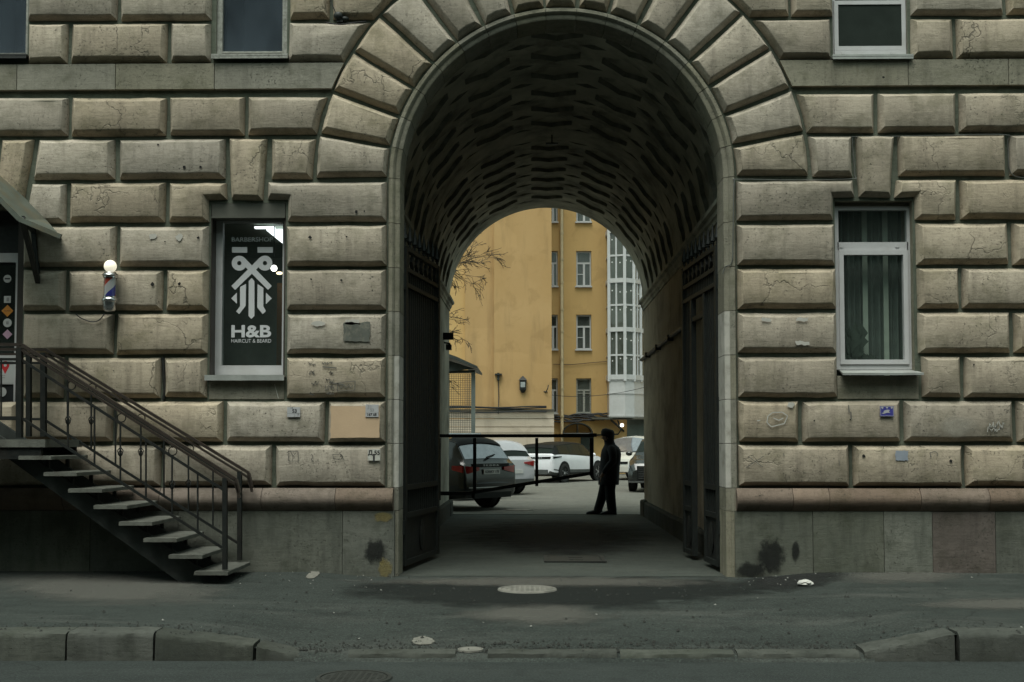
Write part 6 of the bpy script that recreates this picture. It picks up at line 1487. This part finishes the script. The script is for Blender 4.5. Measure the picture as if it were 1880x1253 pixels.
# 5. white minivan facing the arch
VAN = [(0.0, 0.36, 0.95, 1.5, 0.80, 0.82, 0.72), (0.1, 0.32, 1.02, 1.72, 0.86, 0.86, 0.70), (0.6, 0.30, 1.03, 1.80, 0.88, 0.87, 0.70), (2.4, 0.28, 1.02, 1.80, 0.88, 0.87, 0.70), (2.9, 0.28, 1.01, 1.74, 0.88, 0.87, 0.70), (3.75, 0.28, 1.0, 1.08, 0.88, 0.86, 0.74), (4.2, 0.30, 0.92, 0.98, 0.87, 0.84, 0.70), (4.42, 0.32, 0.82, 0.86, 0.84, 0.78, 0.64), (4.5, 0.36, 0.62, 0.66, 0.74, 0.70, 0.60)]
CREAM = paint('off_white_van_paint', (0.52, 0.50, 0.45)); fr = G(1122, 882); h5 = Vector((-0.42, -0.907))
O5 = Vector((fr.x + 0.35, fr.y + 0.6)) - h5 * 4.4
c5 = Car('parked_van', 'off white minivan facing the arch behind the standing person', VAN, CREAM, O5, h5, 'cars parked in the courtyard'); c5.t['category'] = 'van'
suv_common(c5, w=(0.4, 1.3, 1.38, 2.3, 2.4, 3.5)); c5.roofpatch('windscreen_glass', 2.92, 3.7, 5.0, mat('sky_reflecting_windscreen', (0.38, 0.39, 0.42), 0.06, metal=0.75, spec=1.0), off=0.014); c5.wheels(0.8, 3.62, 0.33, 0.81)
for sd in (1, -1):
    c5.patch('headlight', ((4.22, 3.3), (4.44, 3.2), (4.42, 3.85), (4.2, 3.8)), LAMPG, sd)
mb = MB(); mb.box(4.46, 4.53, -0.72, 0.72, 0.34, 0.56); mb.build('bumper', CREAM, c5.t); mb = MB(); mb.box(4.47, 4.52, -0.42, 0.42, 0.66, 0.75); mb.build('grille', BLACKPL, c5.t); c5.mirror(3.35, 1.1, 0.88, BLACKPL)
for y in (0.1, -0.45):
    mb = MB(); mb.bar((3.80, y, 1.085), (3.62, y + 0.5, 1.19), 0.03, 0.02); mb.build('wiper', BLACKPL, c5.t)
# 6. black SUV nose at the right
fr6 = G(1166, 901); h6 = Vector((-0.22, -0.975)).normalized(); r6 = Vector((h6.y, -h6.x))
O6 = Vector((fr6.x, fr6.y)) - 3.78 * h6 - 0.80 * r6
BIG = [tuple([a[0] * 1.04] + [a[1], a[2] * 1.03, a[3] * 1.04] + [q * 1.03 for q in a[4:]]) for a in SUV]
c6 = Car('parked_car', 'glossy black SUV with its nose showing past the right passage wall', BIG, BLK, O6, h6, 'cars parked in the courtyard')
suv_common(c6); c6.wheels(0.9, 3.78, 0.38, 0.86); c6.mirror(3.30, 1.16, 0.95, BLK)
for sd in (1, -1): c6.patch('headlight', ((4.38, 3.45), (4.74, 3.3), (4.74, 3.9), (4.36, 3.95)), LAMPG, sd)
for k in range(7):
    mb = MB(); mb.box(4.80 - 0.006 * abs(k - 3), 4.885, -0.55, 0.55, 0.42 + 0.052 * k, 0.432 + 0.052 * k); mb.build('grille_bar', CLAD, c6.t)
mb = MB(); mb.box(4.70, 4.87, -0.6, 0.6, 0.36, 0.80); mb.build('grille', BLACKPL, c6.t); mb = MB(); mb.box(4.66, 4.90, -0.86, 0.86, 0.30, 0.35); mb.build('bumper_lip', CLAD, c6.t)

# ================================================================== PERSON
pt_ = thing('person', 'person in a dark cap and hip length jacket standing in the arch facing left', 'person', (1.56, 10.86, 0.008))
def skin_mesh(name, nodes_, edges_, m, parent, sub=2):
    me = bpy.data.meshes.new(name); me.from_pydata([n[:3] for n in nodes_], edges_, []); o = bpy.data.objects.new(name, me); COL.objects.link(o)
    md = o.modifiers.new('skin', 'SKIN'); md.use_smooth_shade = True
    for i, n in enumerate(nodes_):
        sv = me.skin_vertices[0].data[i]; r = n[3]; sv.radius = r if isinstance(r, tuple) else (r, r); sv.use_root = (i == 0)
    sb = o.modifiers.new('sub', 'SUBSURF'); sb.levels = sub; sb.render_levels = sub
    dg = bpy.context.evaluated_depsgraph_get(); nm = bpy.data.meshes.new_from_object(o.evaluated_get(dg)); bpy.data.objects.remove(o); bpy.data.meshes.remove(me)
    nm.name = name; nm.materials.clear(); nm.materials.append(m); nm.polygons.foreach_set('use_smooth', [True] * len(nm.polygons))
    o = bpy.data.objects.new(name, nm); COL.objects.link(o); o.parent = parent; return o
SKIN = mat('skin', (0.30, 0.19, 0.14), 0.6, var=0.06); CLOTH = mat('near_black_jacket_cloth', (0.011, 0.0125, 0.016), 0.85, var=0.25, scale=12); TROU = mat('black_trouser_cloth', (0.006, 0.007, 0.008), 0.9, var=0.2, scale=10); SHOE = mat('black_shoe_leather', (0.01, 0.01, 0.01), 0.5)
nd = [(0.04, 0, 0.95, (0.13, 0.10)), (0.05, 0, 1.12, (0.14, 0.10)), (0.06, 0, 1.32, (0.17, 0.11)), (0.04, 0, 1.44, (0.07, 0.07)), (0.015, 0, 1.51, 0.056), (-0.005, 0, 1.58, (0.072, 0.082)), (0.0, 0, 1.66, (0.078, 0.096)), (0.005, 0, 1.73, (0.06, 0.07)),
      (-0.085, 0, 1.60, 0.018), (-0.112, 0, 1.588, 0.012)]
ed = [(0, 1), (1, 2), (2, 3), (3, 4), (4, 5), (5, 6), (6, 7), (5, 8), (8, 9)]
def limb(pts, root):
    prev = root
    for p in pts: nd.append(p); ed.append((prev, len(nd) - 1)); prev = len(nd) - 1
    return prev
for sd in (-1, 1):
    fwd = -0.05 if sd < 0 else 0.02
    wv = limb([(0.06, sd * 0.19, 1.38, 0.062), (0.10 + fwd * 0.4, sd * 0.25, 1.12, 0.048), (-0.03 + fwd, sd * 0.25, 0.88, 0.034), (-0.065 + fwd, sd * 0.245, 0.81, (0.038, 0.022))], 2)
    px_, pz_ = nd[wv][0], nd[wv][2]
    for k, (dy, ln) in enumerate(((-0.028, 0.075), (-0.010, 0.085), (0.010, 0.08), (0.027, 0.062))):
        limb([(px_ - 0.02, sd * 0.245 + dy * 0.9, pz_ - 0.045, 0.0095), (px_ - 0.03, sd * 0.245 + dy, pz_ - 0.045 - ln * 0.55, 0.0085), (px_ - 0.022, sd * 0.245 + dy, pz_ - 0.045 - ln, 0.0075)], wv)
    limb([(px_ - 0.035, sd * 0.225, pz_ - 0.01, 0.010), (px_ - 0.055, sd * 0.22, pz_ - 0.045, 0.009)], wv)
limb([(0.05, -0.09, 0.88, 0.085), (0.03, -0.095, 0.50, 0.055), (0.07, -0.10, 0.10, 0.038), (0.0, -0.10, 0.04, 0.035)], 0)
limb([(0.03, 0.09, 0.88, 0.085), (-0.06, 0.095, 0.50, 0.055), (-0.17, 0.10, 0.10, 0.038), (-0.24, 0.10, 0.045, 0.035)], 0)
pt_.scale = (1.12, 1.06, 0.975)
body = skin_mesh('body', nd, ed, SKIN, pt_)
def loft(name, secs, m, n=20, parent=pt_, caps=True, wob=0.0):
    mb = MB(); mb.rings([[(cx + rx * (1 + wob * noise.noise(Vector((k * 1.3, cz * 9, 2)))) * cos(2 * pi * k / n), cy + ry * (1 + wob * noise.noise(Vector((k * 1.3, cz * 9, 7)))) * sin(2 * pi * k / n), cz) for k in range(n)] for cx, cy, cz, rx, ry in secs], caps=caps)
    return mb.build(name, m, parent, smooth=60)
jk = MB()
def addl(secs, n=20, wob=0.05):
    jk.rings([[(cx + rx * (1 + wob * noise.noise(Vector((k * 1.1, cz * 8, 2)))) * cos(2 * pi * k / n), cy + ry * (1 + wob * noise.noise(Vector((k * 1.1, cz * 8, 7)))) * sin(2 * pi * k / n), cz) for k in range(n)] for cx, cy, cz, rx, ry in secs])
addl([(0.02, 0, 0.62, 0.185, 0.225), (0.02, 0, 0.64, 0.19, 0.23), (0.03, 0, 0.80, 0.185, 0.225), (0.04, 0, 0.98, 0.185, 0.215), (0.055, 0, 1.12, 0.187, 0.215), (0.065, 0, 1.25, 0.187, 0.222), (0.07, 0, 1.34, 0.175, 0.22), (0.065, 0, 1.41, 0.14, 0.18), (0.05, 0, 1.455, 0.105, 0.115), (0.04, 0, 1.50, 0.095, 0.09), (0.035, 0, 1.545, 0.095, 0.09)])
for sd in (-1, 1):
    fwd = -0.05 if sd < 0 else 0.02
    jk.tube([(0.065, sd * 0.12, 1.40), (0.065, sd * 0.195, 1.37), (0.085, sd * 0.235, 1.25), (0.10 + fwd * 0.4, sd * 0.255, 1.11), (0.03 + fwd, sd * 0.255, 0.98), (-0.035 + fwd, sd * 0.25, 0.865)], [0.06, 0.083, 0.075, 0.068, 0.06, 0.052], 12)
jk.build('jacket', CLOTH, pt_, smooth=60)
tr_ = MB()
tr_.tube([(0.05, -0.085, 0.95), (0.045, -0.095, 0.72), (0.04, -0.095, 0.5), (0.055, -0.10, 0.28), (0.075, -0.10, 0.10), (0.075, -0.10, 0.055)], [0.12, 0.115, 0.095, 0.09, 0.085, 0.085], 14)
tr_.tube([(0.03, 0.085, 0.95), (-0.01, 0.095, 0.72), (-0.06, 0.095, 0.5), (-0.115, 0.10, 0.28), (-0.165, 0.10, 0.11), (-0.175, 0.10, 0.065)], [0.12, 0.115, 0.095, 0.085, 0.08, 0.08], 14)
tr_.build('trousers', TROU, pt_, smooth=60)
for y, x, zz_, tl in ((-0.10, 0.06, 0.0, 0.0), (0.10, -0.185, 0.0, 0.0)):
    mb = MB(); mb.rings([[(x + a, y + b * sin(2 * pi * k / 12), max(zz_, zz_ + h_ * (0.5 - 0.5 * cos(2 * pi * k / 12)))) for k in range(12)] for a, b, h_ in ((0.10, 0.02, 0.05), (0.09, 0.042, 0.10), (0.04, 0.046, 0.12), (-0.04, 0.046, 0.10), (-0.11, 0.052, 0.075), (-0.17, 0.045, 0.06), (-0.20, 0.02, 0.035))]); mb.build('shoe', SHOE, pt_, smooth=60)
mb = MB(); mb.rings([[(0.008 + rx * cos(2 * pi * k / 20), ry * sin(2 * pi * k / 20), z + (0.02 if False else 0) + 0.012 * cos(2 * pi * k / 20) * -1) for k in range(20)] for z, rx, ry in ((1.63, 0.116, 0.098), (1.68, 0.124, 0.104), (1.73, 0.122, 0.102), (1.775, 0.098, 0.082), (1.795, 0.04, 0.034))])
mb.rings([[(-0.085 - 0.045 * s, y, 1.665 + dz_ - 0.012 * s) for y, dz_ in ((-0.07 * (1 - 0.3 * s), 0), (0.07 * (1 - 0.3 * s), 0), (0.07 * (1 - 0.3 * s), 0.012), (-0.07 * (1 - 0.3 * s), 0.012))] for s in (0, 0.6, 1.0)])
mb.build('cap', CLOTH, pt_, smooth=60)
loft('ear_flaps', [(0.045, 0, 1.52, 0.072, 0.085), (0.045, 0, 1.58, 0.082, 0.098), (0.03, 0, 1.66, 0.098, 0.10)], CLOTH)
for sd in (-1, 1):
    mb = MB(); mb.sphere((0.01, sd * 0.080, 1.605), 0.026, 8, sq=(0.7, 0.35, 1.1)); mb.build('ear', SKIN, pt_, smooth=60)
    mb = MB(); mb.sphere((-0.078, sd * 0.030, 1.625), 0.009, 8); mb.build('eye', INK, pt_, smooth=60)
mb = MB(); mb.box(-0.086, -0.078, -0.02, 0.02, 1.553, 1.559); mb.build('mouth', mat('lip', (0.2, 0.08, 0.07), 0.6), pt_)
